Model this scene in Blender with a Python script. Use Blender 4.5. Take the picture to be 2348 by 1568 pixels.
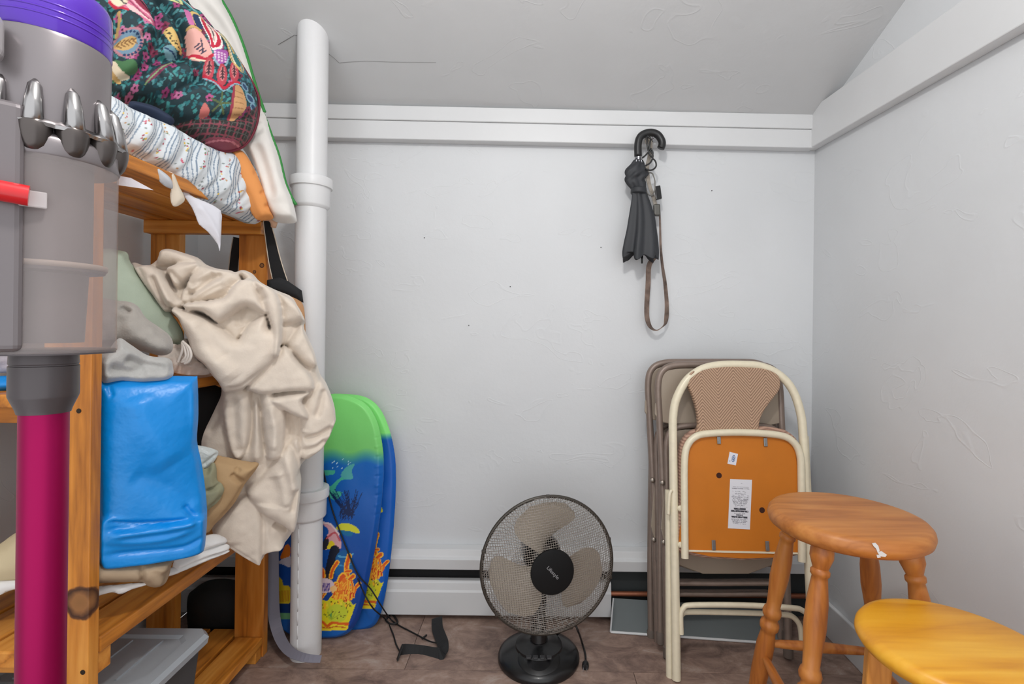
import bpy, bmesh, math, random
import numpy as np
from mathutils import Vector, Matrix

for o in list(bpy.data.objects): bpy.data.objects.remove(o, do_unlink=True)
scene = bpy.context.scene
COL = scene.collection
random.seed(7); RNG = np.random.default_rng(11)
PI = math.pi

# ------------------------------------------------------------------ camera
F = 1150.0; CX, CY = 1227.0, 755.0; ROLL = math.radians(0.7); CAMZ = 1.0
cd = bpy.data.cameras.new('camera'); cam = bpy.data.objects.new('camera', cd); COL.objects.link(cam)
cd.sensor_width = 36.0; cd.lens = F / 2348 * 36.0
cd.shift_x = (1174 - CX) / 2348; cd.shift_y = (CY - 784) / 2348
cd.clip_start = 0.02
cam.matrix_world = Matrix.Translation((0, 0, CAMZ)) @ Matrix.Rotation(math.radians(90), 4, 'X') @ Matrix.Rotation(ROLL, 4, 'Z')
scene.camera = cam

# ------------------------------------------------------------------ world, lights, exposure
w = bpy.data.worlds.new('world'); scene.world = w; w.use_nodes = True
bg = w.node_tree.nodes['Background']; bg.inputs[0].default_value = (0.96, 0.98, 1.0, 1); bg.inputs[1].default_value = 1.45
scene.view_settings.view_transform = 'Standard'; scene.view_settings.look = 'None'
scene.view_settings.gamma = 1.0; scene.view_settings.use_curve_mapping = False
scene.view_settings.exposure = 0.0

# ------------------------------------------------------------------ projection helpers (pixels of the photo <-> metres)
def W(x, y, d):
    a, b = x - CX, y - CY; c, s = math.cos(ROLL), math.sin(ROLL)
    dx, dy = a * c + b * s, -a * s + b * c
    return Vector((dx * d / F, d, CAMZ - dy * d / F))
def rays(px):
    px = np.asarray(px, float); a, b = px[:, 0] - CX, px[:, 1] - CY; c, s = math.cos(ROLL), math.sin(ROLL)
    dx, dy = a * c + b * s, -a * s + b * c
    return np.stack([dx / F, np.ones(len(px)), -dy / F], 1)
def proj(P):
    dx = P[:, 0] / P[:, 1] * F; dy = -(P[:, 2] - CAMZ) / P[:, 1] * F; c, s = math.cos(ROLL), math.sin(ROLL)
    return np.stack([CX + dx * c - dy * s, CY + dx * s + dy * c], 1)

class Pl:
    """a plane standing in the room: point, azimuth of its normal (0 = faces the room's front), lean"""
    def __init__(self, P0, az=0, el=0):
        az, el = math.radians(az), math.radians(el)
        self.P0 = np.array(P0, float)
        self.n = np.array([math.sin(az) * math.cos(el), -math.cos(az) * math.cos(el), math.sin(el)])
        self.u = np.array([math.cos(az), math.sin(az), 0.0])
        self.v = np.cross(self.n, self.u)
    def uv(self, px):
        r = rays(px); C = np.array([0, 0, CAMZ])
        t = (self.n @ (self.P0 - C)) / (r @ self.n)
        D = C + r * t[:, None] - self.P0
        return np.stack([D @ self.u, D @ self.v], 1)
    def pt(self, uv, h=0.0):
        uv = np.asarray(uv, float); h = np.broadcast_to(np.asarray(h, float), (len(uv),))
        return self.P0 + uv[:, :1] * self.u + uv[:, 1:2] * self.v + h[:, None] * self.n
    def px(self, pxs, h=0.0):
        return self.pt(self.uv(pxs), h)

def lin(c):
    c = np.asarray(c, float) / 255.0
    return np.where(c <= 0.04045, c / 12.92, ((c + 0.055) / 1.055) ** 2.4)

# ------------------------------------------------------------------ materials
MATS = {}
def base_mat(name):
    m = bpy.data.materials.new(name); m.use_nodes = True
    nt = m.node_tree; b = nt.nodes['Principled BSDF']
    return m, nt, b
def N(nt, t, **kw):
    n = nt.nodes.new(t)
    for k, v in kw.items(): setattr(n, k, v)
    return n
def ramp(nt, stops):
    r = N(nt, 'ShaderNodeValToRGB'); el = r.color_ramp.elements
    while len(el) < len(stops): el.new(0.5)
    for e, (p, c) in zip(el, stops):
        e.position = p; e.color = (*lin(c), 1)
    return r
def M(name, rgb, rough=0.5, metal=0.0, var=None, bump=None, spec=0.5, coat=0.0, sheen=0.0, stretch=(1, 1, 1)):
    if name in MATS: return MATS[name]
    m, nt, b = base_mat(name); c = lin(rgb)
    b.inputs['Base Color'].default_value = (*c, 1); b.inputs['Roughness'].default_value = rough
    b.inputs['Metallic'].default_value = metal; b.inputs['Specular IOR Level'].default_value = spec
    b.inputs['Coat Weight'].default_value = coat
    b.inputs['Sheen Weight'].default_value = sheen
    L = nt.links
    if var or bump:
        tc = N(nt, 'ShaderNodeTexCoord'); mp = N(nt, 'ShaderNodeMapping'); mp.inputs['Scale'].default_value = stretch
        L.new(tc.outputs['Object'], mp.inputs[0])
    if var:
        sc, amt = var
        no = N(nt, 'ShaderNodeTexNoise'); no.inputs['Scale'].default_value = sc; no.inputs['Detail'].default_value = 5
        L.new(mp.outputs[0], no.inputs['Vector'])
        r = N(nt, 'ShaderNodeValToRGB'); lo, hi = r.color_ramp.elements
        lo.position = 0.3; hi.position = 0.7
        lo.color = (*np.clip(c * (1 - amt), 0, 1), 1); hi.color = (*np.clip(c * (1 + amt), 0, 1), 1)
        L.new(no.outputs[0], r.inputs[0]); L.new(r.outputs[0], b.inputs['Base Color'])
    if bump:
        sc, st, di = bump
        no = N(nt, 'ShaderNodeTexNoise'); no.inputs['Scale'].default_value = sc; no.inputs['Detail'].default_value = 4
        L.new(mp.outputs[0], no.inputs['Vector'])
        bp = N(nt, 'ShaderNodeBump'); bp.inputs['Strength'].default_value = st; bp.inputs['Distance'].default_value = di
        L.new(no.outputs[0], bp.inputs['Height']); L.new(bp.outputs[0], b.inputs['Normal'])
    MATS[name] = m
    return m
def wood(name, dark, mid, light, axis='Z', scale=1.0, rough=0.45, knots=(), coat=0.15):
    if name in MATS: return MATS[name]
    m, nt, b = base_mat(name); L = nt.links
    tc = N(nt, 'ShaderNodeTexCoord'); mp = N(nt, 'ShaderNodeMapping')
    s = [9 * scale] * 3; s['XYZ'.index(axis)] = 0.9 * scale
    mp.inputs['Scale'].default_value = s
    L.new(tc.outputs['Object'], mp.inputs[0])
    n1 = N(nt, 'ShaderNodeTexNoise'); n1.inputs['Scale'].default_value = 1.3; n1.inputs['Detail'].default_value = 3; n1.inputs['Distortion'].default_value = 0.4
    L.new(mp.outputs[0], n1.inputs['Vector'])
    mul = N(nt, 'ShaderNodeMath', operation='MULTIPLY'); mul.inputs[1].default_value = 9.0
    fr = N(nt, 'ShaderNodeMath', operation='PINGPONG'); fr.inputs[1].default_value = 1.0
    L.new(n1.outputs[0], mul.inputs[0]); L.new(mul.outputs[0], fr.inputs[0])
    n2 = N(nt, 'ShaderNodeTexNoise'); n2.inputs['Scale'].default_value = 14; n2.inputs['Detail'].default_value = 3
    L.new(mp.outputs[0], n2.inputs['Vector'])
    mx = N(nt, 'ShaderNodeMath', operation='MULTIPLY_ADD'); mx.inputs[1].default_value = 0.55
    L.new(fr.outputs[0], mx.inputs[0])
    m2 = N(nt, 'ShaderNodeMath', operation='MULTIPLY'); m2.inputs[1].default_value = 0.5
    L.new(n2.outputs[0], m2.inputs[0]); L.new(m2.outputs[0], mx.inputs[2])
    r = ramp(nt, [(0.1, dark), (0.45, mid), (0.85, light)])
    L.new(mx.outputs[0], r.inputs[0]); out = r.outputs[0]
    for (p, rad) in knots:
        sub = N(nt, 'ShaderNodeVectorMath', operation='SUBTRACT'); sub.inputs[1].default_value = p
        L.new(tc.outputs['Object'], sub.inputs[0])
        ln = N(nt, 'ShaderNodeVectorMath', operation='LENGTH'); L.new(sub.outputs[0], ln.inputs[0])
        dv = N(nt, 'ShaderNodeMath', operation='MULTIPLY_ADD'); dv.inputs[1].default_value = 1.0 / rad
        L.new(ln.outputs['Value'], dv.inputs[0])
        nn = N(nt, 'ShaderNodeTexNoise'); nn.inputs['Scale'].default_value = 60
        L.new(tc.outputs['Object'], nn.inputs['Vector'])
        q = N(nt, 'ShaderNodeMath', operation='MULTIPLY_ADD'); q.inputs[1].default_value = 0.35; q.inputs[2].default_value = -0.17
        L.new(nn.outputs[0], q.inputs[0]); L.new(q.outputs[0], dv.inputs[2])
        kr = ramp(nt, [(0.0, (140, 95, 50)), (0.45, (150, 100, 55)), (0.78, (62, 30, 12)), (0.98, (120, 70, 30))])
        L.new(dv.outputs[0], kr.inputs[0])
        fac = N(nt, 'ShaderNodeValToRGB'); fac.color_ramp.elements[0].position = 0.9; fac.color_ramp.elements[1].position = 1.0
        fac.color_ramp.elements[0].color = (1, 1, 1, 1); fac.color_ramp.elements[1].color = (0, 0, 0, 1)
        L.new(dv.outputs[0], fac.inputs[0])
        mixn = N(nt, 'ShaderNodeMix', data_type='RGBA')
        L.new(fac.outputs[0], mixn.inputs[0]); L.new(out, mixn.inputs[6]); L.new(kr.outputs[0], mixn.inputs[7]); out = mixn.outputs[2]
    L.new(out, b.inputs['Base Color'])
    b.inputs['Roughness'].default_value = rough; b.inputs['Coat Weight'].default_value = coat; b.inputs['Coat Roughness'].default_value = 0.3
    bp = N(nt, 'ShaderNodeBump'); bp.inputs['Strength'].default_value = 0.12; bp.inputs['Distance'].default_value = 0.002
    L.new(mx.outputs[0], bp.inputs['Height']); L.new(bp.outputs[0], b.inputs['Normal'])
    MATS[name] = m
    return m
def print_mat(name, rough=0.7, bump=None, sheen=0.0, coat=0.0, fine=None):
    """flat print held in the colour attribute of the mesh"""
    if name in MATS: return MATS[name]
    m, nt, b = base_mat(name); L = nt.links
    a = N(nt, 'ShaderNodeAttribute', attribute_name='Col')
    L.new(a.outputs['Color'], b.inputs['Base Color'])
    b.inputs['Roughness'].default_value = rough; b.inputs['Sheen Weight'].default_value = sheen; b.inputs['Coat Weight'].default_value = coat
    if bump:
        tc = N(nt, 'ShaderNodeTexCoord')
        no = N(nt, 'ShaderNodeTexNoise'); no.inputs['Scale'].default_value = bump[0]; no.inputs['Detail'].default_value = 4
        L.new(tc.outputs['Object'], no.inputs['Vector'])
        bp = N(nt, 'ShaderNodeBump'); bp.inputs['Strength'].default_value = bump[1]; bp.inputs['Distance'].default_value = bump[2]
        L.new(no.outputs[0], bp.inputs['Height']); L.new(bp.outputs[0], b.inputs['Normal'])
    MATS[name] = m
    return m
def clear_mat(name, rgb, see, rough=0.12, tint=(255, 255, 255)):
    if name in MATS: return MATS[name]
    m, nt, b = base_mat(name); L = nt.links
    b.inputs['Base Color'].default_value = (*lin(rgb), 1); b.inputs['Roughness'].default_value = rough
    t = N(nt, 'ShaderNodeBsdfTransparent'); t.inputs[0].default_value = (*lin(tint), 1)
    mx = N(nt, 'ShaderNodeMixShader'); mx.inputs[0].default_value = see
    L.new(b.outputs[0], mx.inputs[1]); L.new(t.outputs[0], mx.inputs[2])
    L.new(mx.outputs[0], nt.nodes['Material Output'].inputs[0])
    MATS[name] = m
    return m
def wall_mat(name, rgb, rough=0.55):
    m, nt, b = base_mat(name); L = nt.links
    tc = N(nt, 'ShaderNodeTexCoord')
    n0 = N(nt, 'ShaderNodeTexNoise'); n0.inputs['Scale'].default_value = 2.2; n0.inputs['Detail'].default_value = 3
    L.new(tc.outputs['Object'], n0.inputs['Vector'])
    c = np.array(rgb)
    r = ramp(nt, [(0.3, c - 4), (0.7, c + 3)]); L.new(n0.outputs[0], r.inputs[0]); L.new(r.outputs[0], b.inputs['Base Color'])
    b.inputs['Roughness'].default_value = rough
    n1 = N(nt, 'ShaderNodeTexNoise'); n1.inputs['Scale'].default_value = 5; n1.inputs['Detail'].default_value = 6; n1.inputs['Roughness'].default_value = 0.6
    L.new(tc.outputs['Object'], n1.inputs['Vector'])
    # sparse wrinkles of the old wallpaper under the paint
    mp = N(nt, 'ShaderNodeMapping'); mp.inputs['Scale'].default_value = (5.0, 5.0, 9.0); mp.inputs['Rotation'].default_value = (0.3, 0.5, 0.2)
    L.new(tc.outputs['Object'], mp.inputs[0])
    n2 = N(nt, 'ShaderNodeTexNoise'); n2.inputs['Scale'].default_value = 1.0; n2.inputs['Detail'].default_value = 2; n2.inputs['Distortion'].default_value = 1.0
    L.new(mp.outputs[0], n2.inputs['Vector'])
    ab = N(nt, 'ShaderNodeMath', operation='SUBTRACT'); ab.inputs[1].default_value = 0.62; L.new(n2.outputs[0], ab.inputs[0])
    a2 = N(nt, 'ShaderNodeMath', operation='ABSOLUTE'); L.new(ab.outputs[0], a2.inputs[0])
    rr = N(nt, 'ShaderNodeValToRGB'); rr.color_ramp.elements[0].position = 0.0; rr.color_ramp.elements[0].color = (1, 1, 1, 1)
    rr.color_ramp.elements[1].position = 0.014; rr.color_ramp.elements[1].color = (0, 0, 0, 1)
    L.new(a2.outputs[0], rr.inputs[0])
    ad = N(nt, 'ShaderNodeMath', operation='MULTIPLY_ADD'); ad.inputs[1].default_value = 0.16
    L.new(rr.outputs[0], ad.inputs[0]); L.new(n1.outputs[0], ad.inputs[2])
    bp = N(nt, 'ShaderNodeBump'); bp.inputs['Strength'].default_value = 0.25; bp.inputs['Distance'].default_value = 0.012
    L.new(ad.outputs[0], bp.inputs['Height']); L.new(bp.outputs[0], b.inputs['Normal'])
    MATS[name] = m
    return m
def floor_mat(name):
    m, nt, b = base_mat(name); L = nt.links
    tc = N(nt, 'ShaderNodeTexCoord'); oi = N(nt, 'ShaderNodeObjectInfo')
    va = N(nt, 'ShaderNodeVectorMath', operation='ADD'); L.new(tc.outputs['Object'], va.inputs[0])
    ml = N(nt, 'ShaderNodeMath', operation='MULTIPLY'); ml.inputs[1].default_value = 13.0; L.new(oi.outputs['Random'], ml.inputs[0])
    cb = N(nt, 'ShaderNodeCombineXYZ'); L.new(ml.outputs[0], cb.inputs[0]); L.new(ml.outputs[0], cb.inputs[1]); L.new(cb.outputs[0], va.inputs[1])
    mp = N(nt, 'ShaderNodeMapping'); mp.inputs['Scale'].default_value = (1.0, 1.6, 1.0); L.new(va.outputs[0], mp.inputs[0])
    n1 = N(nt, 'ShaderNodeTexNoise'); n1.inputs['Scale'].default_value = 9; n1.inputs['Detail'].default_value = 10; n1.inputs['Roughness'].default_value = 0.72; n1.inputs['Distortion'].default_value = 0.5
    L.new(mp.outputs[0], n1.inputs['Vector'])
    r = ramp(nt, [(0.25, (84, 68, 62)), (0.42, (132, 109, 99)), (0.55, (162, 136, 122)), (0.68, (182, 164, 154)), (0.82, (212, 203, 196))])
    L.new(n1.outputs[0], r.inputs[0]); L.new(r.outputs[0], b.inputs['Base Color'])
    b.inputs['Roughness'].default_value = 0.5
    bp = N(nt, 'ShaderNodeBump'); bp.inputs['Strength'].default_value = 0.15; bp.inputs['Distance'].default_value = 0.003
    L.new(n1.outputs[0], bp.inputs['Height']); L.new(bp.outputs[0], b.inputs['Normal'])
    MATS[name] = m
    return m
def tweed_mat(name, a_rgb, b_rgb, chev=1.0):
    m, nt, b = base_mat(name); L = nt.links
    tc = N(nt, 'ShaderNodeTexCoord'); sp = N(nt, 'ShaderNodeSeparateXYZ'); L.new(tc.outputs['Object'], sp.inputs[0])
    k = N(nt, 'ShaderNodeMath', operation='PINGPONG'); k.inputs[1].default_value = 0.05
    L.new(sp.outputs['X'], k.inputs[0])
    ma = N(nt, 'ShaderNodeMath', operation='MULTIPLY_ADD'); ma.inputs[1].default_value = 1.15 * chev
    L.new(k.outputs[0], ma.inputs[0]); L.new(sp.outputs['Z'], ma.inputs[2])
    no = N(nt, 'ShaderNodeTexNoise'); no.inputs['Scale'].default_value = 260; L.new(tc.outputs['Object'], no.inputs['Vector'])
    nm = N(nt, 'ShaderNodeMath', operation='MULTIPLY_ADD'); nm.inputs[1].default_value = 0.003; L.new(no.outputs[0], nm.inputs[0]); L.new(ma.outputs[0], nm.inputs[2])
    fm = N(nt, 'ShaderNodeMath', operation='MULTIPLY'); fm.inputs[1].default_value = 640.0; L.new(nm.outputs[0], fm.inputs[0])
    si = N(nt, 'ShaderNodeMath', operation='SINE'); L.new(fm.outputs[0], si.inputs[0])
    hf = N(nt, 'ShaderNodeMath', operation='MULTIPLY_ADD'); hf.inputs[1].default_value = 0.5; hf.inputs[2].default_value = 0.5; L.new(si.outputs[0], hf.inputs[0])
    r = ramp(nt, [(0.1, a_rgb), (0.9, b_rgb)]); L.new(hf.outputs[0], r.inputs[0]); L.new(r.outputs[0], b.inputs['Base Color'])
    b.inputs['Roughness'].default_value = 0.9
    bp = N(nt, 'ShaderNodeBump'); bp.inputs['Strength'].default_value = 0.4; bp.inputs['Distance'].default_value = 0.001
    L.new(hf.outputs[0], bp.inputs['Height']); L.new(bp.outputs[0], b.inputs['Normal'])
    MATS[name] = m
    return m
def fleece_mat(name, rgb, amt=0.06, rough=0.95, bscale=220, bstr=0.5):
    m, nt, b = base_mat(name); L = nt.links; c = np.array(rgb, float)
    tc = N(nt, 'ShaderNodeTexCoord')
    n0 = N(nt, 'ShaderNodeTexNoise'); n0.inputs['Scale'].default_value = 25; n0.inputs['Detail'].default_value = 6
    L.new(tc.outputs['Object'], n0.inputs['Vector'])
    r = ramp(nt, [(0.3, c * (1 - amt)), (0.7, np.clip(c * (1 + amt * 0.6), 0, 255))]); L.new(n0.outputs[0], r.inputs[0]); L.new(r.outputs[0], b.inputs['Base Color'])
    b.inputs['Roughness'].default_value = rough; b.inputs['Sheen Weight'].default_value = 0.35; b.inputs['Sheen Roughness'].default_value = 0.6
    b.inputs['Specular IOR Level'].default_value = 0.2
    n1 = N(nt, 'ShaderNodeTexNoise'); n1.inputs['Scale'].default_value = bscale; n1.inputs['Detail'].default_value = 3
    L.new(tc.outputs['Object'], n1.inputs['Vector'])
    bp = N(nt, 'ShaderNodeBump'); bp.inputs['Strength'].default_value = bstr; bp.inputs['Distance'].default_value = 0.002
    L.new(n1.outputs[0], bp.inputs['Height']); L.new(bp.outputs[0], b.inputs['Normal'])
    MATS[name] = m
    return m

# ------------------------------------------------------------------ objects
OFF = {}
def tag(o, label=None, cat=None, group=None, kind=None):
    if label: o['label'] = label
    if cat: o['category'] = cat
    if group: o['group'] = group
    if kind: o['kind'] = kind
    return o
def thing(name, loc, label, cat, group=None):
    o = bpy.data.objects.new(name, None); COL.objects.link(o); o.location = loc; o.empty_display_size = 0.05
    OFF[o.name] = Vector(loc)
    return tag(o, label, cat, group)

def smooth_path(pts, n=4, closed=False):
    P = np.array(pts, float); k = len(P)
    out = []
    rng = range(k) if closed else range(k - 1)
    for i in rng:
        if closed: a, b, c, d = P[(i - 1) % k], P[i], P[(i + 1) % k], P[(i + 2) % k]
        else: a, b, c, d = P[max(i - 1, 0)], P[i], P[i + 1], P[min(i + 2, k - 1)]
        for j in range(n):
            t = j / n
            out.append(0.5 * ((2 * b) + (-a + c) * t + (2 * a - 5 * b + 4 * c - d) * t * t + (-a + 3 * b - 3 * c + d) * t ** 3))
    if not closed: out.append(P[-1])
    return np.array(out)

class MB:
    def __init__(self): self.v = []; self.f = []
    def add(self, vs, fs):
        b = len(self.v); self.v += [tuple(map(float, p)) for p in vs]; self.f += [tuple(i + b for i in q) for q in fs]
        return self
    def box(self, x0, x1, y0, y1, z0, z1):
        vs = [(x, y, z) for z in (z0, z1) for y in (y0, y1) for x in (x0, x1)]
        return self.add(vs, [(0, 2, 3, 1), (4, 5, 7, 6), (0, 1, 5, 4), (2, 6, 7, 3), (0, 4, 6, 2), (1, 3, 7, 5)])
    def obox(self, c, ax, ay, az):
        c, ax, ay, az = map(np.array, (c, ax, ay, az))
        vs = [c + sx * ax + sy * ay + sz * az for sz in (-1, 1) for sy in (-1, 1) for sx in (-1, 1)]
        return self.add(vs, [(0, 2, 3, 1), (4, 5, 7, 6), (0, 1, 5, 4), (2, 6, 7, 3), (0, 4, 6, 2), (1, 3, 7, 5)])
    def tube(self, pts, r, seg=10, caps=True, closed=False):
        P = np.array(pts, float); k = len(P); r = np.broadcast_to(np.asarray(r, float), (k,))
        T = np.zeros_like(P)
        for i in range(k):
            a = P[(i - 1) % k] if (closed or i > 0) else P[i]; b = P[(i + 1) % k] if (closed or i < k - 1) else P[i]
            t = b - a; T[i] = t / (np.linalg.norm(t) + 1e-12)
        up = np.array([0, 0, 1.0]) if abs(T[0][2]) < 0.9 else np.array([1.0, 0, 0])
        nrm = np.cross(T[0], up); nrm /= np.linalg.norm(nrm)
        vs = []
        for i in range(k):
            nrm = nrm - T[i] * (nrm @ T[i]); nrm /= np.linalg.norm(nrm) + 1e-12
            bn = np.cross(T[i], nrm)
            for j in range(seg):
                a = 2 * PI * j / seg
                vs.append(P[i] + r[i] * (math.cos(a) * nrm + math.sin(a) * bn))
        fs = []
        for i in range(k if closed else k - 1):
            i2 = (i + 1) % k
            for j in range(seg):
                j2 = (j + 1) % seg
                fs.append((i * seg + j, i * seg + j2, i2 * seg + j2, i2 * seg + j))
        if caps and not closed:
            fs.append(tuple(range(seg))[::-1]); fs.append(tuple((k - 1) * seg + j for j in range(seg)))
        return self.add(vs, fs)
    def lathe(self, prof, base=(0, 0, 0), axis=(0, 0, 1), seg=32, caps=True):
        """prof: (r, distance along axis)"""
        base = np.array(base, float); ax = np.array(axis, float); ax /= np.linalg.norm(ax)
        up = np.array([0, 0, 1.0]) if abs(ax[2]) < 0.9 else np.array([0, 1.0, 0])
        e1 = np.cross(up, ax); e1 /= np.linalg.norm(e1); e2 = np.cross(ax, e1)
        vs = []
        for (r, h) in prof:
            for j in range(seg):
                a = 2 * PI * j / seg
                vs.append(base + ax * h + r * (math.cos(a) * e1 + math.sin(a) * e2))
        fs = []
        for i in range(len(prof) - 1):
            for j in range(seg):
                j2 = (j + 1) % seg
                fs.append((i * seg + j, i * seg + j2, (i + 1) * seg + j2, (i + 1) * seg + j))
        if caps:
            fs.append(tuple(range(seg))[::-1]); fs.append(tuple((len(prof) - 1) * seg + j for j in range(seg)))
        return self.add(vs, fs)
    def prism(self, pl, uv, h0, h1):
        """polygon (counter-clockwise in the plane) between two heights"""
        uv = np.array(uv, float)
        a = 0.5 * np.sum(uv[:, 0] * np.roll(uv[:, 1], -1) - np.roll(uv[:, 0], -1) * uv[:, 1])
        if a < 0: uv = uv[::-1]
        k = len(uv); A = pl.pt(uv, h0); B = pl.pt(uv, h1)
        fs = [tuple(range(k))[::-1], tuple(range(k, 2 * k))]
        fs += [(i, (i + 1) % k, k + (i + 1) % k, k + i) for i in range(k)]
        return self.add(list(A) + list(B), fs)
    def ribbon(self, pts, wdir, width, thick=0.002):
        P = np.array(pts, float); k = len(P)
        wd = np.array(wdir, float)
        if wd.ndim == 1: wd = np.repeat(wd[None], k, 0)
        width = np.broadcast_to(np.asarray(width, float), (k,))
        T = np.gradient(P, axis=0); T /= np.linalg.norm(T, axis=1)[:, None] + 1e-12
        vs = []
        for i in range(k):
            wv = wd[i] - T[i] * (wd[i] @ T[i]); wv /= np.linalg.norm(wv) + 1e-12
            nn = np.cross(T[i], wv)
            for sw, sn in ((-1, -1), (1, -1), (1, 1), (-1, 1)):
                vs.append(P[i] + wv * sw * width[i] / 2 + nn * sn * thick / 2)
        fs = [(i * 4 + j, i * 4 + (j + 1) % 4, (i + 1) * 4 + (j + 1) % 4, (i + 1) * 4 + j) for i in range(k - 1) for j in range(4)]
        fs += [(3, 2, 1, 0), tuple((k - 1) * 4 + j for j in range(4))]
        return self.add(vs, fs)
    def build(self, name, mat, parent=None, smooth=False, bevel=0, loc=None, sub=0, segs=2, auto=None):
        me = bpy.data.meshes.new(name)
        if parent is not None: off = OFF[parent.name]
        elif loc is not None: off = Vector(loc)
        else:
            A = np.array(self.v); off = Vector(((A[:, 0].min() + A[:, 0].max()) / 2, (A[:, 1].min() + A[:, 1].max()) / 2, A[:, 2].min()))
        me.from_pydata([(p[0] - off[0], p[1] - off[1], p[2] - off[2]) for p in self.v], [], self.f)
        bm = bmesh.new(); bm.from_mesh(me); bmesh.ops.recalc_face_normals(bm, faces=bm.faces); bm.to_mesh(me); bm.free()
        o = bpy.data.objects.new(name, me); COL.objects.link(o)
        if mat: me.materials.append(mat)
        if parent is not None: o.parent = parent
        else: o.location = off
        OFF[o.name] = off
        if smooth:
            me.polygons.foreach_set('use_smooth', [True] * len(me.polygons))
            if auto is not None:
                try: me.set_sharp_from_angle(angle=math.radians(auto))
                except Exception: pass
        if bevel:
            b = o.modifiers.new('bevel', 'BEVEL'); b.width = bevel; b.segments = segs; b.limit_method = 'ANGLE'; b.angle_limit = math.radians(40)
        if sub:
            s = o.modifiers.new('sub', 'SUBSURF'); s.levels = sub; s.render_levels = sub
        return o

# ------------------------------------------------------------------ soft things
def seg_dist(U, V, poly, closed=True):
    A = poly; B = np.roll(poly, -1, 0) if closed else poly[1:]
    if not closed: A = poly[:-1]
    best = np.full(U.shape, 1e9); nu = np.zeros(U.shape); nv = np.zeros(U.shape); tt = np.zeros(U.shape)
    for i, (a, b) in enumerate(zip(A, B)):
        d = b - a; L2 = d @ d + 1e-15
        t = np.clip(((U - a[0]) * d[0] + (V - a[1]) * d[1]) / L2, 0, 1)
        qx, qy = a[0] + t * d[0], a[1] + t * d[1]
        dd = (U - qx) ** 2 + (V - qy) ** 2
        m = dd < best
        best[m] = dd[m]; nu[m] = qx[m]; nv[m] = qy[m]; tt[m] = i + t[m]
    return np.sqrt(best), nu, nv, tt / max(len(A), 1)
def inside(U, V, poly):
    c = np.zeros(U.shape, bool); k = len(poly); j = k - 1
    for i in range(k):
        xi, yi, xj, yj = poly[i][0], poly[i][1], poly[j][0], poly[j][1]
        if yi != yj:
            m = ((yi > V) != (yj > V)) & (U < (xj - xi) * (V - yi) / (yj - yi) + xi)
            c ^= m
        j = i
    return c
def vnoise(U, V, s, seed=0):
    r = np.random.default_rng(seed); G = r.random((64, 64))
    x, y = U * s + 17.3, V * s + 9.1
    xi, yi = np.floor(x).astype(int), np.floor(y).astype(int); fx, fy = x - xi, y - yi
    fx, fy = fx * fx * (3 - 2 * fx), fy * fy * (3 - 2 * fy)
    g = lambda a, b: G[a % 64, b % 64]
    return (g(xi, yi) * (1 - fx) + g(xi + 1, yi) * fx) * (1 - fy) + (g(xi, yi + 1) * (1 - fx) + g(xi + 1, yi + 1) * fx) * fy - 0.5
def blur2(H, n):
    for _ in range(n):
        H = (np.roll(H, 1, 0) + np.roll(H, -1, 0) + 2 * H) / 4
        H = (np.roll(H, 1, 1) + np.roll(H, -1, 1) + 2 * H) / 4
    return H
class Paint:
    def __init__(s, X, Y): s.X, s.Y = X, Y; s.c = np.zeros(X.shape + (3,))
    def fill(s, c): s.c[:] = c
    def mask(s, m, c): s.c[m] = c
    def poly(s, p, c, sm=3): s.c[inside(s.X, s.Y, smooth_path(p, sm, True) if sm else np.array(p, float))] = c
    def stroke(s, p, wd, c, sm=3):
        P = smooth_path(p, sm) if sm and len(p) > 2 else np.array(p, float)
        x0, y0 = P.min(0) - wd * 2; x1, y1 = P.max(0) + wd * 2
        m = (s.X > x0) & (s.X < x1) & (s.Y > y0) & (s.Y < y1)
        if not m.any(): return
        d, _, _, _ = seg_dist(s.X[m], s.Y[m], P, False)
        t = s.c[m]; t[d < wd / 2] = c; s.c[m] = t
    def ell(s, cx, cy, rx, ry, c, a=0):
        a = math.radians(a); dx, dy = s.X - cx, s.Y - cy
        u, v = dx * math.cos(a) + dy * math.sin(a), -dx * math.sin(a) + dy * math.cos(a)
        s.c[(u / rx) ** 2 + (v / ry) ** 2 < 1] = c
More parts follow.
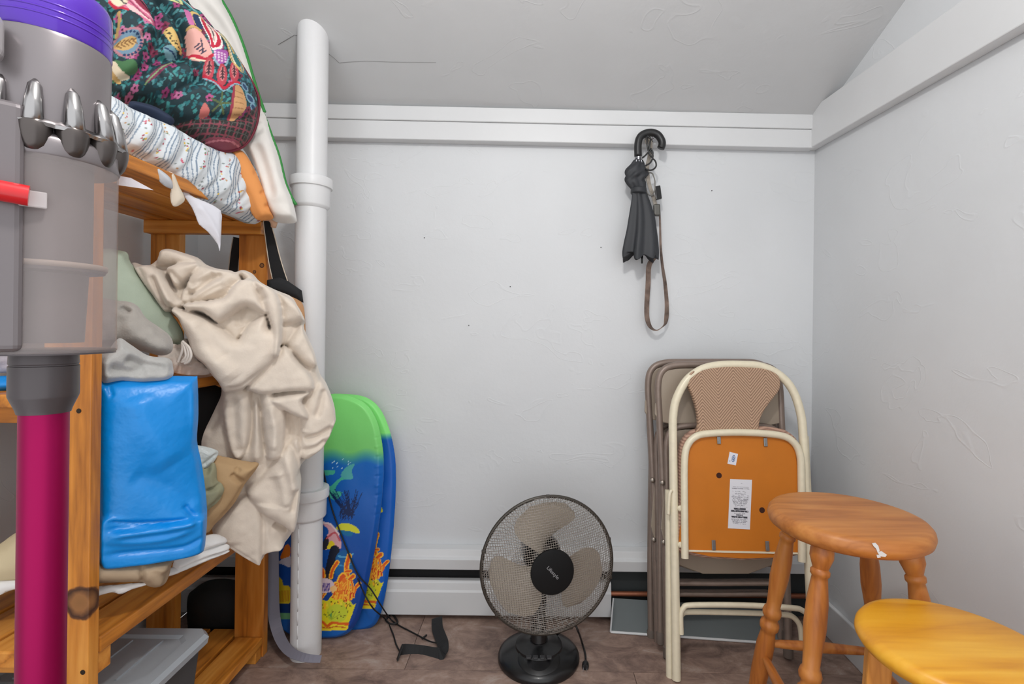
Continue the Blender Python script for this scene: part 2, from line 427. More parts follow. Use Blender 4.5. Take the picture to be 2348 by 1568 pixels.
def soft(name, pl, outline, mat, res=0.004, T=0.03, R=0.04, B=0.02, RB=None, layers=(), ridges=(), noise=(), paint=None, parent=None,
         blur=1, sm=4, expo=2.0, bottom=None, edge=0.012):
    """closed stuffed body: outline in a plane, front and back swell out of it; flaps (layers) overlap, ridges and creases follow lines"""
    O = pl.uv(smooth_path(outline, sm, True) if sm else np.array(outline, float))
    us = np.arange(O[:, 0].min() - 2 * res, O[:, 0].max() + 2 * res, res); vs = np.arange(O[:, 1].min() - 2 * res, O[:, 1].max() + 2 * res, res)
    U, V = np.meshgrid(us, vs, indexing='ij')
    ins = inside(U, V, O); e, qx, qy, _ = seg_dist(U, V, O)
    pr = lambda d, rr: (1 - (1 - np.clip(d / rr, 0, 1)) ** expo) ** (1 / expo)
    H = T * pr(e, R)
    for ly in layers:
        poly, base, t, r = ly[:4]; g = ly[4] if len(ly) > 4 else (0, 0)
        p = pl.uv(smooth_path(poly, sm, True)); m = inside(U, V, p); d, _, _, _ = seg_dist(U, V, p)
        c = p.mean(0)
        h = base + t * pr(d, r) + g[0] * (U - c[0]) + g[1] * (V - c[1])
        H = np.where(m, np.maximum(H, h), H)
    H = blur2(H, blur)
    for (ln, wd, amp) in ridges:
        p = pl.uv(smooth_path(ln, 4) if len(ln) > 2 else np.array(ln, float)); d, _, _, t = seg_dist(U, V, p, False)
        tap = np.clip(np.minimum(t, 1 - t) * 6, 0.15, 1)
        H = H + amp * tap * np.exp(-(d / wd) ** 2)
    for (s, a, seed) in noise: H = H + a * vnoise(U, V, s, seed)
    ed = np.sqrt(np.clip(e / edge, 0, 1)); H = H * ed
    HB = -B * pr(e, RB or R)
    keep = ins[:-1, :-1] | ins[1:, :-1] | ins[:-1, 1:] | ins[1:, 1:]
    used = np.zeros(U.shape, bool)
    for a, b in ((0, 0), (1, 0), (0, 1), (1, 1)): used[a:a + keep.shape[0], b:b + keep.shape[1]] |= keep
    out = used & ~ins
    Uo, Vo = np.where(out, qx, U), np.where(out, qy, V); H = np.where(out, 0, H); HB = np.where(out, 0, HB)
    fi = -np.ones(U.shape, int); fi[used] = np.arange(used.sum())
    nb = used & ins; bi = fi.copy(); bi[nb] = used.sum() + np.arange(nb.sum())
    uv = np.stack([Uo[used], Vo[used]], 1); uvb = np.stack([Uo[nb], Vo[nb]], 1)
    P = np.concatenate([pl.pt(uv, H[used]), pl.pt(uvb, HB[nb])])
    if bottom is not None: P[:, 2] = np.maximum(P[:, 2], bottom)
    I, J = np.nonzero(keep)
    ff = np.stack([fi[I, J], fi[I + 1, J], fi[I + 1, J + 1], fi[I, J + 1]], 1)
    fb = np.stack([bi[I, J], bi[I, J + 1], bi[I + 1, J + 1], bi[I + 1, J]], 1)
    off = OFF[parent.name] if parent is not None else Vector(((P[:, 0].min() + P[:, 0].max()) / 2, (P[:, 1].min() + P[:, 1].max()) / 2, P[:, 2].min()))
    me = bpy.data.meshes.new(name)
    me.from_pydata((P - np.array(off)).tolist(), [], np.concatenate([ff, fb]).tolist())
    me.polygons.foreach_set('use_smooth', [True] * len(me.polygons))
    if paint:
        X = proj(np.concatenate([pl.pt(uv), pl.pt(uvb)])); pa = Paint(X[:, 0], X[:, 1]); paint(pa)
        c = np.ones((len(P), 4)); c[:, :3] = lin(np.clip(pa.c, 0, 255))
        at = me.color_attributes.new('Col', 'FLOAT_COLOR', 'POINT'); at.data.foreach_set('color', c.ravel())
    me.materials.append(mat)
    o = bpy.data.objects.new(name, me); COL.objects.link(o)
    if parent is not None: o.parent = parent
    else: o.location = off
    OFF[o.name] = off
    return o
def print_panel(name, pl, corners, h0, h1, nx, ny, fn, mat, parent):
    """thin printed card on a plane: corners (tl, tr, br, bl) in photo pixels, fn(s, t) -> colour array"""
    c = pl.uv(corners); S, Tt = np.meshgrid(np.linspace(0, 1, nx), np.linspace(0, 1, ny), indexing='ij')
    s, t = S.ravel()[:, None], Tt.ravel()[:, None]
    uv = c[0] * (1 - s) * (1 - t) + c[1] * s * (1 - t) + c[2] * s * t + c[3] * (1 - s) * t
    P = pl.pt(uv, h1); idx = lambda i, j: i * ny + j
    fs = [(idx(i, j), idx(i, j + 1), idx(i + 1, j + 1), idx(i + 1, j)) for i in range(nx - 1) for j in range(ny - 1)]
    k = len(P); P2 = pl.pt(c, h0); P = np.concatenate([P, P2])
    cs = [idx(0, 0), idx(nx - 1, 0), idx(nx - 1, ny - 1), idx(0, ny - 1)]
    for a in range(4): fs.append((cs[a], cs[(a + 1) % 4], k + (a + 1) % 4, k + a))
    fs.append((k, k + 1, k + 2, k + 3))
    me = bpy.data.meshes.new(name); off = OFF[parent.name]
    me.from_pydata((P - np.array(off)).tolist(), [], fs)
    col = np.ones((len(P), 4)); cc = fn(S.ravel(), Tt.ravel()); col[:k, :3] = lin(cc); col[k:, :3] = lin((230, 230, 232))
    at = me.color_attributes.new('Col', 'FLOAT_COLOR', 'POINT'); at.data.foreach_set('color', col.ravel())
    me.materials.append(mat); o = bpy.data.objects.new(name, me); COL.objects.link(o); o.parent = parent; OFF[o.name] = off
    return o

# ================================================================== THE ROOM
XL, XR, YB, YF = -1.20, 0.985, 1.78, -0.45
m_wall = wall_mat('wall_paint', (214, 216, 218)); m_ceil = wall_mat('ceiling_paint', (206, 207, 208))
m_trim = M('trim_paint', (216, 217, 218), 0.4, var=(6, 0.02), bump=(30, 0.12, 0.003))
m_pipe = M('pipe_paint', (222, 222, 223), 0.38, bump=(22, 0.3, 0.004))
m_black = M('black_plastic', (26, 26, 27), 0.35)
m_dark = M('dark_void', (30, 30, 31), 0.9)

def struct(mb, name, mat, **k):
    o = mb.build(name, mat, **k); o['kind'] = 'structure'; return o
# ceiling: a sloped plaster ceiling, twisted a little, then level over the camera
def ceil_z(x, y):
    t = (x - XL) / (XR - XL)
    zb = 1.772 + (1.738 - 1.772) * t; sl = 0.52 + (0.37 - 0.52) * min(max((x + 0.7) / 1.6, 0), 1)
    return min(zb + sl * (YB - y), 2.45)
mb = MB(); nx, ny = 24, 40; vs = []
for i in range(nx + 1):
    for j in range(ny + 1):
        x = XL - 0.05 + (XR - XL + 0.1) * i / nx; y = YF + (YB + 0.05 - YF) * j / ny
        vs.append((x, y, ceil_z(x, y)))
k = len(vs); vs += [(x, y, z + 0.05) for x, y, z in vs]
fs = []
for i in range(nx):
    for j in range(ny):
        a = i * (ny + 1) + j; q = (a, a + 1, a + ny + 2, a + ny + 1)
        fs += [q, tuple(p + k for p in q[::-1])]
mb.add(vs, fs); ceiling = struct(mb, 'ceiling', m_ceil, smooth=True)
struct(MB().box(XL - 0.06, XR + 0.06, YB, YB + 0.06, 0, 1.85), 'wall_back', m_wall)
struct(MB().box(XR, XR + 0.06, YF, YB, 0, 2.55), 'wall_right', m_wall)
struct(MB().box(XL - 0.06, XL, YF, YB, 0, 2.55), 'wall_left', m_wall)
# floor: vinyl boards laid across the room
m_floor = floor_mat('vinyl_stone')
floor = struct(MB().box(XL, XR, YF, YB, -0.05, -0.006), 'floor', M('floor_joint', (52, 42, 38), 0.8))
bw = 0.30; y0 = 1.468 - 6 * bw; r = 0
while y0 < YB - 0.01:
    y1 = min(y0 + bw, YB); cut = XL + 0.35 + (r * 0.83) % 1.5
    for (a, b) in ((XL, cut), (cut, XR)):
        o = MB().box(a + 0.0008, b - 0.0008, y0 + 0.0008, y1 - 0.0008, -0.0055, 0).build('floor_board', m_floor, floor)
    y0 = y1; r += 1
# cracks in the ceiling plaster by the pipe
def on_ceil(px, py):
    lo, hi = 0.6, YB
    for _ in range(40):
        m = (lo + hi) / 2; p = W(px, py, m)
        if p.z > ceil_z(p.x, m): hi = m
        else: lo = m
    p = W(px, py, lo); p.z -= 0.0005; return p
mb = MB()
for ln in ([(638, 102), (655, 92), (675, 80), (700, 86), (718, 88), (735, 105), (750, 120), (765, 132), (778, 144), (800, 142), (840, 140), (900, 142), (1000, 143)],):
    pts = [on_ceil(*p) for p in ln]; mb.tube(pts, np.linspace(0.0008, 0.0003, len(pts)), 5)
mb.build('plaster_crack', M('crack', (120, 119, 118), 0.9), ceiling)

# picture rails (two stepped boards on the back wall, one deep board on the right wall)
def rail(name, xa, xb, za, zb, h, th, yb=YB):
    mb = MB(); vs = []
    for x, z in ((xa, za), (xb, zb)):
        vs += [(x, yb - th, z), (x, yb, z), (x, yb, z + h), (x, yb - th, z + h)]
    mb.add(vs, [(0, 1, 2, 3), (7, 6, 5, 4), (0, 4, 5, 1), (1, 5, 6, 2), (2, 6, 7, 3), (3, 7, 4, 0)])
    return struct(mb, name, m_trim, bevel=0.003)
rail('trim_1', XL, XR - 0.022, 1.661, 1.641, 0.064, 0.040)
rail('trim_2', XL, XR - 0.022, 1.7255, 1.7055, 0.05, 0.045)
mb = MB(); vs = []
for y, z in ((YB, 1.645), (0.99, 1.612), (YF, 1.54)):
    vs += [(XR, y, z), (XR - 0.034, y, z), (XR - 0.034, y, z + 0.135), (XR, y, z + 0.135)]
mb.add(vs, [(0, 1, 2, 3), (11, 10, 9, 8)] + [(a + j, a + (j + 1) % 4, a + 4 + (j + 1) % 4, a + 4 + j) for a in (0, 4) for j in range(4)])
struct(mb, 'trim_3', m_trim, bevel=0.003)
struct(MB().box(XR - 0.014, XR, YF, YB - 0.06, 0, 0.112), 'baseboard_right', m_trim, bevel=0.004)
# nails left in the wall
for q, (px, py) in enumerate([(1170, 657), (1378, 567), (1075, 746), (973, 545), (1632, 437)]):
    p = W(px, py, YB - 0.001); MB().lathe([(0.0016, 0), (0.0016, 0.003), (0.0005, 0.0035)], (p.x, YB, p.z), (0, -1, 0), 8).build('nail', M('nail', (60, 60, 60), 0.5, 0.8), bpy.data.objects['wall_back'])

# baseboard heater
hx = 0.272
heater = thing('baseboard_heater', (-0.45, YB, 0), 'long white metal baseboard heater along the foot of the back wall', 'heater')
MB().add(*(lambda vs: (vs, [(0, 1, 2, 3, 4, 5), (11, 10, 9, 8, 7, 6)] + [(j, (j + 1) % 6, 6 + (j + 1) % 6, 6 + j) for j in range(6)]))(
    [(x, y, z) for x in (XL, XR - 0.02) for (y, z) in ((YB, 0.168), (YB - 0.052, 0.168), (YB - 0.055, 0.205), (YB - 0.045, 0.210), (YB - 0.038, 0.232), (YB, 0.234))])).build('top_hood', m_trim, heater, bevel=0.002)
MB().box(XL, hx, YB - 0.014, YB, 0.02, 0.168).build('back_plate', m_dark, heater)
MB().add(*(lambda vs: (vs, [(0, 1, 2, 3, 4, 5, 6), (13, 12, 11, 10, 9, 8, 7)] + [(j, (j + 1) % 7, 7 + (j + 1) % 7, 7 + j) for j in range(7)]))(
    [(x, y, z) for x in (XL, hx) for (y, z) in ((YB - 0.02, 0.018), (YB - 0.064, 0.018), (YB - 0.064, 0.096), (YB - 0.060, 0.103), (YB - 0.057, 0.126), (YB - 0.05, 0.131), (YB - 0.02, 0.126))])).build('front_cover', m_trim, heater, bevel=0.0015)
mb = MB()
for i in range(70):
    x = XL + 0.02 + i * 0.0205
    mb.box(x, x + 0.0012, YB - 0.05, YB - 0.016, 0.03, 0.125)
mb.build('fins', M('fins', (70, 70, 72), 0.5, 0.6), heater)['kind'] = 'stuff'
MB().tube([(XL + 0.01, YB - 0.033, 0.083), (XR - 0.02, YB - 0.033, 0.083)], 0.0085, 12).build('copper_pipe', M('copper', (150, 92, 66), 0.4, 0.5), heater, smooth=True, auto=40)
MB().box(hx, XR - 0.015, YB - 0.012, YB, 0.0, 0.168).build('recess_plate', M('recess', (54, 58, 59), 0.9), heater)
MB().box(-0.115, -0.1135, YB - 0.05, YB - 0.014, 0.134, 0.168).build('joint', m_trim, heater)
# loose cover plate that has come off and leans in the recess
a = W(1400, 1448, 1.655); b = W(1812, 1480, 1.60)
A0, B0 = np.array([a.x, a.y, 0.004]), np.array([b.x, b.y, 0.004])
dirn = B0 - A0; dirn /= np.linalg.norm(dirn)
panel = thing('loose_heater_cover', tuple((A0 + B0) / 2), 'grey loose metal plate lying behind the folding chairs, white-edged', 'panel')
up = np.array([0.02, 0.075, 0.072]); nrm = np.cross(dirn, up); nrm /= np.linalg.norm(nrm); nrm *= 0.0015
MB().obox((A0 + B0) / 2 + up / 2, (B0 - A0) / 2, up / 2, nrm).build('plate', M('grey_sheet', (92, 99, 100), 0.55), panel)
MB().tube([A0 + (0, 0, 0.001), B0 + (0, 0, 0.001)], 0.004, 8).build('white_edge', m_trim, panel, smooth=True, auto=40)
MB().tube([A0, A0 + up], 0.003, 8).build('white_edge', m_trim, panel, smooth=True, auto=40)

# the painted cast-iron pipe
PX, PY = W(706, 1100, 1.535).x, 1.535
pipe = thing('drain_pipe', (PX, PY, 0), 'white painted vertical drain pipe standing between the wooden shelves and the back wall', 'pipe')
zt = ceil_z(PX, PY - 0.045) + 0.03
MB().lathe([(0.0445, 0.0), (0.0445, zt)], (PX, PY, 0), seg=40).build('pipe_body', m_pipe, pipe, smooth=True, auto=40)
mb = MB()
for z in np.linspace(0.05, 0.5, 12): mb.lathe([(0.0015, -0.02), (0.0022, 0), (0.0012, 0.024)], (PX - 0.006, PY - 0.0440, z), (0, 0.02, 1), 6)
mb.build('paint_drip', m_pipe, pipe, smooth=True)
for (py0, py1) in ((402, 468), (1126, 1194)):
    z1 = W(705, py0, 1.50).z; z0 = W(705, py1, 1.50).z; h = z1 - z0
    MB().lathe([(0.0455, -0.006), (0.052, 0), (0.0535, 0.004), (0.0545, h * 0.60), (0.0555, h * 0.66), (0.0605, h * 0.67), (0.0615, h * 0.72), (0.0615, h * 0.94), (0.060, h), (0.045, h)], (PX, PY, z0), seg=40).build('collar', m_pipe, pipe, smooth=True, auto=30)

# added fill lamp out of view, lifting walls and ceiling; fixture made up
bx_, by_, bz_ = 0.0, 0.30, 1.95
lamp = thing('fill_lamp', (bx_, by_, bz_), 'added fill lamp out of view, shaped as a bulb on a white cord', 'lamp')
MB().tube([(bx_, by_, bz_ + .06), (bx_, by_, ceil_z(bx_, by_) - .002)], .003, 8).build('cord', m_trim, lamp, smooth=True)
MB().lathe([(.018, .03), (.02, .035), (.018, .075), (.006, .085)], (bx_, by_, bz_), seg=20).build('fill_lamp_socket', m_trim, lamp, smooth=True, auto=40)
MB().lathe([(.002, -.04), (.018, -.036), (.029, -.02), (.03, -.005), (.02, .02), (.015, .032)], (bx_, by_, bz_), seg=24).build('fill_lamp_glass', clear_mat('fill_lamp_glass', (250, 250, 250), .93, .1), lamp, smooth=True)
ld = bpy.data.lights.new('fill_light', 'POINT'); ld.shadow_soft_size = 0.06; ld.energy = 28; ld.color = (1.0, 0.975, 0.945)
lo = bpy.data.objects.new('fill_light', ld); COL.objects.link(lo); lo.parent = lamp; lo.location = (0, 0, -0.005)

# ================================================================== WOODEN SHELF UNIT
SX1, SX0 = -0.81, -1.165
kx = Vector((SX1 - 0.043, 0, 0))
shelf = thing('shelf_unit', (SX1 - 0.17, 1.22, 0), 'orange pine shelf unit with plank shelves along the left wall', 'shelf')
so = OFF[shelf.name]
pine = [(150, 86, 24), (206, 130, 44), (226, 156, 70)]
m_py = wood('pine_y', *pine, axis='Y'); m_px = wood('pine_x', *pine, axis='X')
kp = W(182, 1384, 0.915); kf = W(594, 607, 1.50); kf2 = W(577, 622, 1.50)
m_pz = wood('pine_z', *pine, axis='Z')
m_pk = wood('pine_knot', *pine, axis='Z', knots=[((kp.x - so.x, 0.917 - so.y, kp.z - so.z), 0.033)])
m_pf = wood('pine_far', (150, 84, 24), (196, 118, 40), (214, 140, 62), axis='Z', knots=[((kf.x - so.x, 1.515 - so.y, kf.z - so.z), 0.008), ((kf2.x - so.x, 1.515 - so.y, kf2.z - so.z), 0.006)])
pw = 0.088; ZT = 1.338
posts = [(SX1 - pw, SX1, 0.917, 0.940, m_pk), (SX1 - pw, SX1, 1.515, 1.541, m_pf), (SX0, SX0 + pw, 0.917, 0.940, m_pz), (SX0, SX0 + pw, 1.515, 1.541, m_pz)]
for (x0, x1, ya, yb, mm) in posts:
    MB().box(x0, x1, ya, yb, 0, ZT).build('post', mm, shelf, bevel=0.002)
for (ztop, th, ch) in ((1.338, 0.028, 0.038), (0.872, 0.024, 0.036), (0.412, 0.030, 0.04), (0.062, 0.024, 0.038)):
    ws = (SX1 - SX0 - 0.03) / 4
    for i in range(4):
        x0 = SX0 + i * (ws + 0.01); x1 = x0 + ws
        outer = i in (0, 3)
        MB().box(x0, x1, (1.0 if (i == 3 and ztop == 0.872) else 0.942) if outer else 0.895, 1.513 if outer else 1.553, ztop - th, ztop).build('plank', m_py, shelf, bevel=0.003)
    for (ya, yb) in ((0.942, 0.972), (1.481, 1.511)):
        MB().box(SX0 + 0.004, SX1 - (0.07 if (ztop == 0.872 and ya < 1) else 0.004), ya, yb, max(ztop - th - ch, 0), ztop - th - 0.0003).build('cleat', m_px, shelf, bevel=0.002)
# screws and screw holes in the near post
for (px, py) in ((190, 1541), (181, 942)):
    p = W(px, py, 0.917)
    MB().lathe([(0.0045, 0), (0.0045, 0.0006), (0.002, 0.0008)], (p.x, 0.917, p.z), (0, -1, 0), 12).build('screw', M('screw', (58, 46, 36), 0.5, 0.6), shelf)

# ================================================================== THINGS ON THE SHELF
def crop(x0, y0, s): return lambda pts: [(x0 + x * s, y0 + y * s) for x, y in pts]
kA, kB, k2, k3, k1 = crop(380, 560, .2551), crop(420, 860, .2806), crop(0, 500, .3407), crop(0, 900, .426), crop(0, 0, .3826)
kP, k6, kS, kQ = crop(230, 0, .2424), crop(230, 330, .2488), crop(620, 1150, .2105), crop(560, 860, .4517)
kF, kC, kU = crop(1060, 1100, .2985), crop(1440, 800, .4899), crop(1380, 270, .3317)

# ---- cream plush blanket
m_blanket = fleece_mat('cream_plush', (220, 207, 192), 0.04, bstr=0.3)
plB = Pl(W(600, 900, 1.33), 29)
outB = [(305, 603), (337, 610), (362, 594), (369, 577), (389, 571), (419, 579), (454, 591), (474, 607), (504, 617), (528, 620), (541, 624), (556, 619), (578, 627), (598, 647), (633, 665), (668, 680),
        (683, 703), (699, 736), (697, 754), (719, 802), (729, 841), (736, 861), (748, 878), (763, 917), (769, 950), (762, 974), (743, 1017), (723, 1034), (689, 1067), (691, 1098), (687, 1141), (681, 1194),
        (667, 1225), (644, 1251), (616, 1256), (602, 1281), (588, 1284), (532, 1250), (487, 1214), (478, 1150), (470, 1080), (462, 1011), (490, 944), (507, 905), (504, 877), (487, 856), (472, 835), (446, 812), (434, 777), (423, 754), (413, 733), (395, 723),
        (382, 720), (354, 683), (330, 651)]
LB = [
 (kA([(1030, 700), (1240, 690), (1330, 950), (1370, 1100), (1390, 1180), (1440, 1250), (1500, 1400), (1525, 1530), (1440, 1700), (1330, 1800), (1230, 1850), (1190, 1600), (1200, 1400), (1060, 900)]), 0.02, 0.045, 0.05),
 (kB([(960, 180), (1120, 20), (1240, 320), (1180, 500), (1080, 620), (950, 640), (940, 420)]), 0.035, 0.035, 0.03),
 (kB([(1130, 350), (1240, 330), (1180, 500), (1000, 460), (950, 400)]), 0.05, 0.02, 0.02),
 (kB([(310, 90), (1000, 60), (980, 420), (960, 800), (880, 1250), (640, 1450), (520, 940), (380, 640)]), 0.012, 0.035, 0.05),
 (kB([(520, 940), (640, 1060), (645, 1430), (610, 1500), (420, 1400), (290, 1300), (235, 1255), (330, 1100)]), 0.035, 0.02, 0.015),
 (kB([(525, 905), (640, 780), (820, 560), (930, 480), (955, 800), (960, 1000), (920, 1180), (865, 1215), (760, 1130), (640, 1060)]), 0.045, 0.028, 0.03),
 (kB([(650, 1090), (720, 1120), (740, 1230), (830, 1360), (760, 1400), (645, 1410)]), 0.03, 0.02, 0.02),
 (kB([(640, 130), (720, 120), (820, 260), (815, 480), (785, 610), (720, 642), (675, 610), (655, 400)]), 0.055, 0.022, 0.02),
 (kB([(330, 100), (540, 90), (565, 230), (545, 500), (470, 640), (400, 600), (350, 380)]), 0.045, 0.025, 0.03),
 (kA([(740, 1250), (860, 1120), (980, 990), (1060, 905), (1190, 1050), (1270, 1150), (1305, 1240), (1280, 1288), (1120, 1290), (880, 1312), (780, 1290)]), 0.065, 0.025, 0.018),
 (kA([(945, 1340), (1100, 1310), (1285, 1290), (1205, 1370), (1250, 1480), (1238, 1530), (1130, 1490), (1000, 1420), (940, 1385)]), 0.062, 0.025, 0.014),
 (kA([(1020, 730), (1130, 720), (1145, 800), (1090, 880), (1040, 900), (1020, 830)]), 0.05, 0.02, 0.02),
 (kA([(1080, 900), (1160, 760), (1230, 720), (1300, 880), (1350, 1060), (1280, 1080), (1180, 1010)]), 0.058, 0.022, 0.025),
 (kA([(850, 350), (1000, 430), (1190, 560), (1255, 690), (1180, 700), (1030, 722), (1000, 500), (900, 400)]), 0.06, 0.025, 0.025),
 (kA([(610, 255), (700, 235), (790, 270), (850, 352), (740, 352), (680, 300)]), 0.04, 0.02, 0.012),
 (kA([(205, 380), (300, 230), (420, 215), (600, 240), (690, 340), (600, 420), (540, 500), (350, 530), (200, 550), (170, 480)]), 0.045, 0.025, 0.03),
 (kA([(100, 590), (290, 618), (470, 712), (640, 852), (700, 800), (760, 720), (890, 640), (930, 760), (1025, 720), (1025, 900), (985, 1000), (860, 1130), (720, 1255), (600, 1285), (510, 1275), (400, 1145), (260, 985), (195, 830), (150, 715)]), 0.075, 0.035, 0.03),
 (kA([(470, 712), (620, 620), (740, 572), (885, 640), (760, 720), (700, 800), (640, 852), (540, 770)]), 0.06, 0.015, 0.02),
 (kA([(200, 555), (350, 532), (540, 500), (600, 420), (690, 345), (800, 362), (875, 540), (893, 640), (740, 570), (620, 630), (520, 700), (460, 692), (360, 622), (240, 605)]), 0.085, 0.03, 0.02),
 (kA([(790, 365), (900, 390), (1000, 500), (1030, 700), (1012, 900), (990, 990), (945, 960), (945, 800), (905, 650), (860, 520)]), 0.095, 0.025, 0.018),
 (k6([(400, 1120), (560, 1170), (660, 1300), (740, 1420), (800, 1490), (740, 1530), (600, 1480), (480, 1330)]), 0.05, 0.03, 0.02),
 (k6([(290, 1090), (430, 1180), (520, 1330), (640, 1490), (700, 1540), (600, 1560), (450, 1380), (330, 1180)]), 0.045, 0.03, 0.02),
 (k6([(560, 985), (640, 968), (760, 1000), (980, 1115), (900, 1140), (700, 1130), (540, 1080)]), 0.03, 0.02, 0.02),
 (k6([(640, 1160), (760, 1120), (940, 1130), (820, 1260), (740, 1330), (680, 1250)]), 0.045, 0.025, 0.02),
]
RBd = [(kA([(210, 440), (330, 360), (470, 260)]), .009, .008), (kA([(240, 520), (400, 420), (560, 350)]), .009, .009), (kA([(60, 260), (120, 420), (190, 540)]), .008, .009), (kA([(-20, 260), (40, 420), (110, 560)]), .008, .008), (kA([(30, 260), (85, 420), (150, 550)]), .005, -.012), (kA([(-70, 300), (-5, 450), (60, 590)]), .005, -.010),
       (kA([(1030, 480), (1120, 560), (1230, 640)]), .012, .006), (kA([(1100, 960), (1200, 1060), (1290, 1110)]), .006, -.010), (kB([(700, 200), (740, 380), (730, 560)]), .010, .008), (kB([(760, 700), (800, 850), (830, 1000)]), .012, .007), (kB([(420, 1000), (430, 1150), (400, 1320)]), .02, .006),
       (kA([(230, 400), (380, 340), (460, 280)]), .008, -.012), (kA([(210, 500), (330, 420), (450, 330), (530, 300)]), .007, -.012), (kA([(260, 560), (420, 470), (560, 400)]), .006, .006),
       (kA([(700, 560), (670, 680), (690, 740)]), .010, -.008), (kA([(280, 640), (400, 850), (520, 1050), (640, 1180)]), .022, .010), (kA([(330, 680), (470, 900), (560, 1010)]), .014, -.008),
       (kA([(830, 420), (880, 540)]), .008, -.008), (kA([(560, 1240), (680, 1230), (850, 1100)]), .004, -.004),
       (kB([(420, 120), (430, 400), (470, 620)]), .012, -.010), (kB([(560, 150), (560, 400), (530, 600)]), .006, -.014), (kB([(600, 150), (605, 400), (600, 700)]), .012, .012),
       (kB([(630, 150), (640, 400), (680, 620)]), .006, -.014), (kB([(860, 500), (920, 650), (940, 900)]), .007, -.010), (kB([(800, 560), (850, 700), (900, 900)]), .012, .010),
       (kB([(840, 300), (880, 400), (860, 480)]), .008, -.008), (kB([(300, 1260), (450, 1360), (620, 1470)]), .004, -.004), (kB([(730, 1150), (800, 1190), (860, 1215)]), .007, -.014),
       (kB([(920, 860), (890, 950), (870, 1050)]), .006, -.008), (kB([(200, 500), (300, 300), (330, 150)]), .010, -.010),
       (kB([(960, 480), (1080, 450), (1200, 380)]), .008, -.012), (kB([(950, 570), (1060, 540), (1140, 480)]), .007, -.008), (kB([(1060, 320), (1100, 200), (1120, 80)]), .008, -.008),
       (kB([(690, 760), (720, 900), (700, 1000)]), .03, -.008), (k6([(430, 1130), (600, 1150), (740, 1110)]), .006, -.012), (k6([(660, 1180), (780, 1300), (900, 1420)]), .006, -.010)]
o = soft('throw_blanket', plB, outB, m_blanket, res=0.0026, T=.03, R=.05, B=.045, layers=[(p_, b_ * 1.3, t_ * 1.25, r_) for p_, b_, t_, r_ in LB], ridges=[(p, w_, a_ * 1.5) for p, w_, a_ in RBd], blur=1, noise=[(60, .003, 3), (22, .006, 4)])
tag(o, 'cream plush throw blanket tumbling off the middle shelf in front of the white pipe', 'blanket')

# ---- green cushion, grey throws, white fluffy rug, cable
o = soft('cushion', Pl(W(330, 700, 1.16), 40), [(190, 590), (240, 570), (273, 574), (292, 580), (300, 602), (329, 638), (374, 696), (404, 734), (420, 762), (420, 784), (405, 790), (340, 800), (240, 800), (180, 790), (180, 680)],
     M('sage_fabric', (176, 190, 172), 0.85, var=(30, 0.05), bump=(500, 0.4, 0.001)), T=.04, R=.09, B=.05, ridges=[([(296, 588), (340, 662), (400, 752)], .006, -.005)], noise=[(20, .01, 5)])
tag(o, 'pale sage green cushion propped beside the cream blanket on the middle shelf', 'cushion')
m_grey = fleece_mat('grey_fleece', (168, 163, 156), 0.08)
m_grey2 = fleece_mat('grey_fleece_pale', (176, 175, 172), 0.06)
o = soft('fleece_throw', Pl(W(330, 755, 1.06), 40), [(200, 690), (274, 690), (300, 693), (318, 704), (334, 728), (365, 750), (388, 768), (397, 788), (392, 808), (368, 815), (330, 806), (272, 792), (200, 790)], m_grey, res=.003, T=.035, R=.035, B=.03,
         ridges=[([(273, 705), (290, 712), (296, 718)], .006, -.02), ([(280, 740), (330, 775), (372, 805)], .012, .008)], noise=[(60, .008, 2)])
tag(o, 'fuzzy grey rolled fleece throw in front of the sage green cushion', 'blanket')
o = soft('folded_blanket', Pl(W(315, 835, 1.0), 42), [(228, 818), (250, 800), (273, 775), (300, 790), (340, 815), (388, 822), (397, 845), (396, 862), (376, 875), (324, 879), (280, 872), (238, 878), (230, 850)], m_grey2, res=.003, T=.03, R=.025, B=.03,
         layers=[(k2([(680, 940), (800, 860), (940, 900), (1010, 985), (1160, 1040), (1100, 1095), (960, 1080), (850, 1075), (710, 1095)]), .012, .014, .01)],
         ridges=[(k2([(830, 940), (950, 980), (1130, 1010)]), .010, -.02), (k2([(720, 1000), (870, 1030), (980, 1010)]), .010, -.018), (k2([(700, 950), (705, 1080)]), .006, .008)], noise=[(40, .005, 8)])
tag(o, 'light grey folded blanket hanging over the middle shelf edge above the blue bag', 'blanket')
o = soft('fluffy_rug', Pl(W(430, 835, 1.20), 45, 35), kA([(-60, 960), (60, 900), (200, 850), (250, 970), (360, 1090), (400, 1160), (300, 1175), (130, 1165), (10, 1120), (-60, 1060)]), fleece_mat('white_fluff', (226, 214, 204), 0.1, bscale=120, bstr=1.0), res=.003, T=.02, R=.02, B=.012, noise=[(120, .012, 6), (50, .01, 7)])
tag(o, 'fluffy off-white rug lying on the middle shelf beneath a coiled white cable', 'rug')
mb = MB()
for q, ln in enumerate(([(150, 880), (150, 950), (120, 1030), (110, 1060)], [(150, 870), (190, 920), (205, 990), (180, 1050), (140, 1060)], [(165, 885), (210, 930), (228, 1000), (205, 1055), (170, 1075)], [(155, 890), (175, 950), (180, 1010), (150, 1050)])):
    mb.tube([W(x, y, 1.145) for x, y in smooth_path(kA(ln), 5)], 0.0032, 8)
tag(mb.build('cable', M('white_cable', (224, 216, 208), 0.5), smooth=True), 'thin white cable coiled on the fluffy rug by the sage cushion', 'cable')

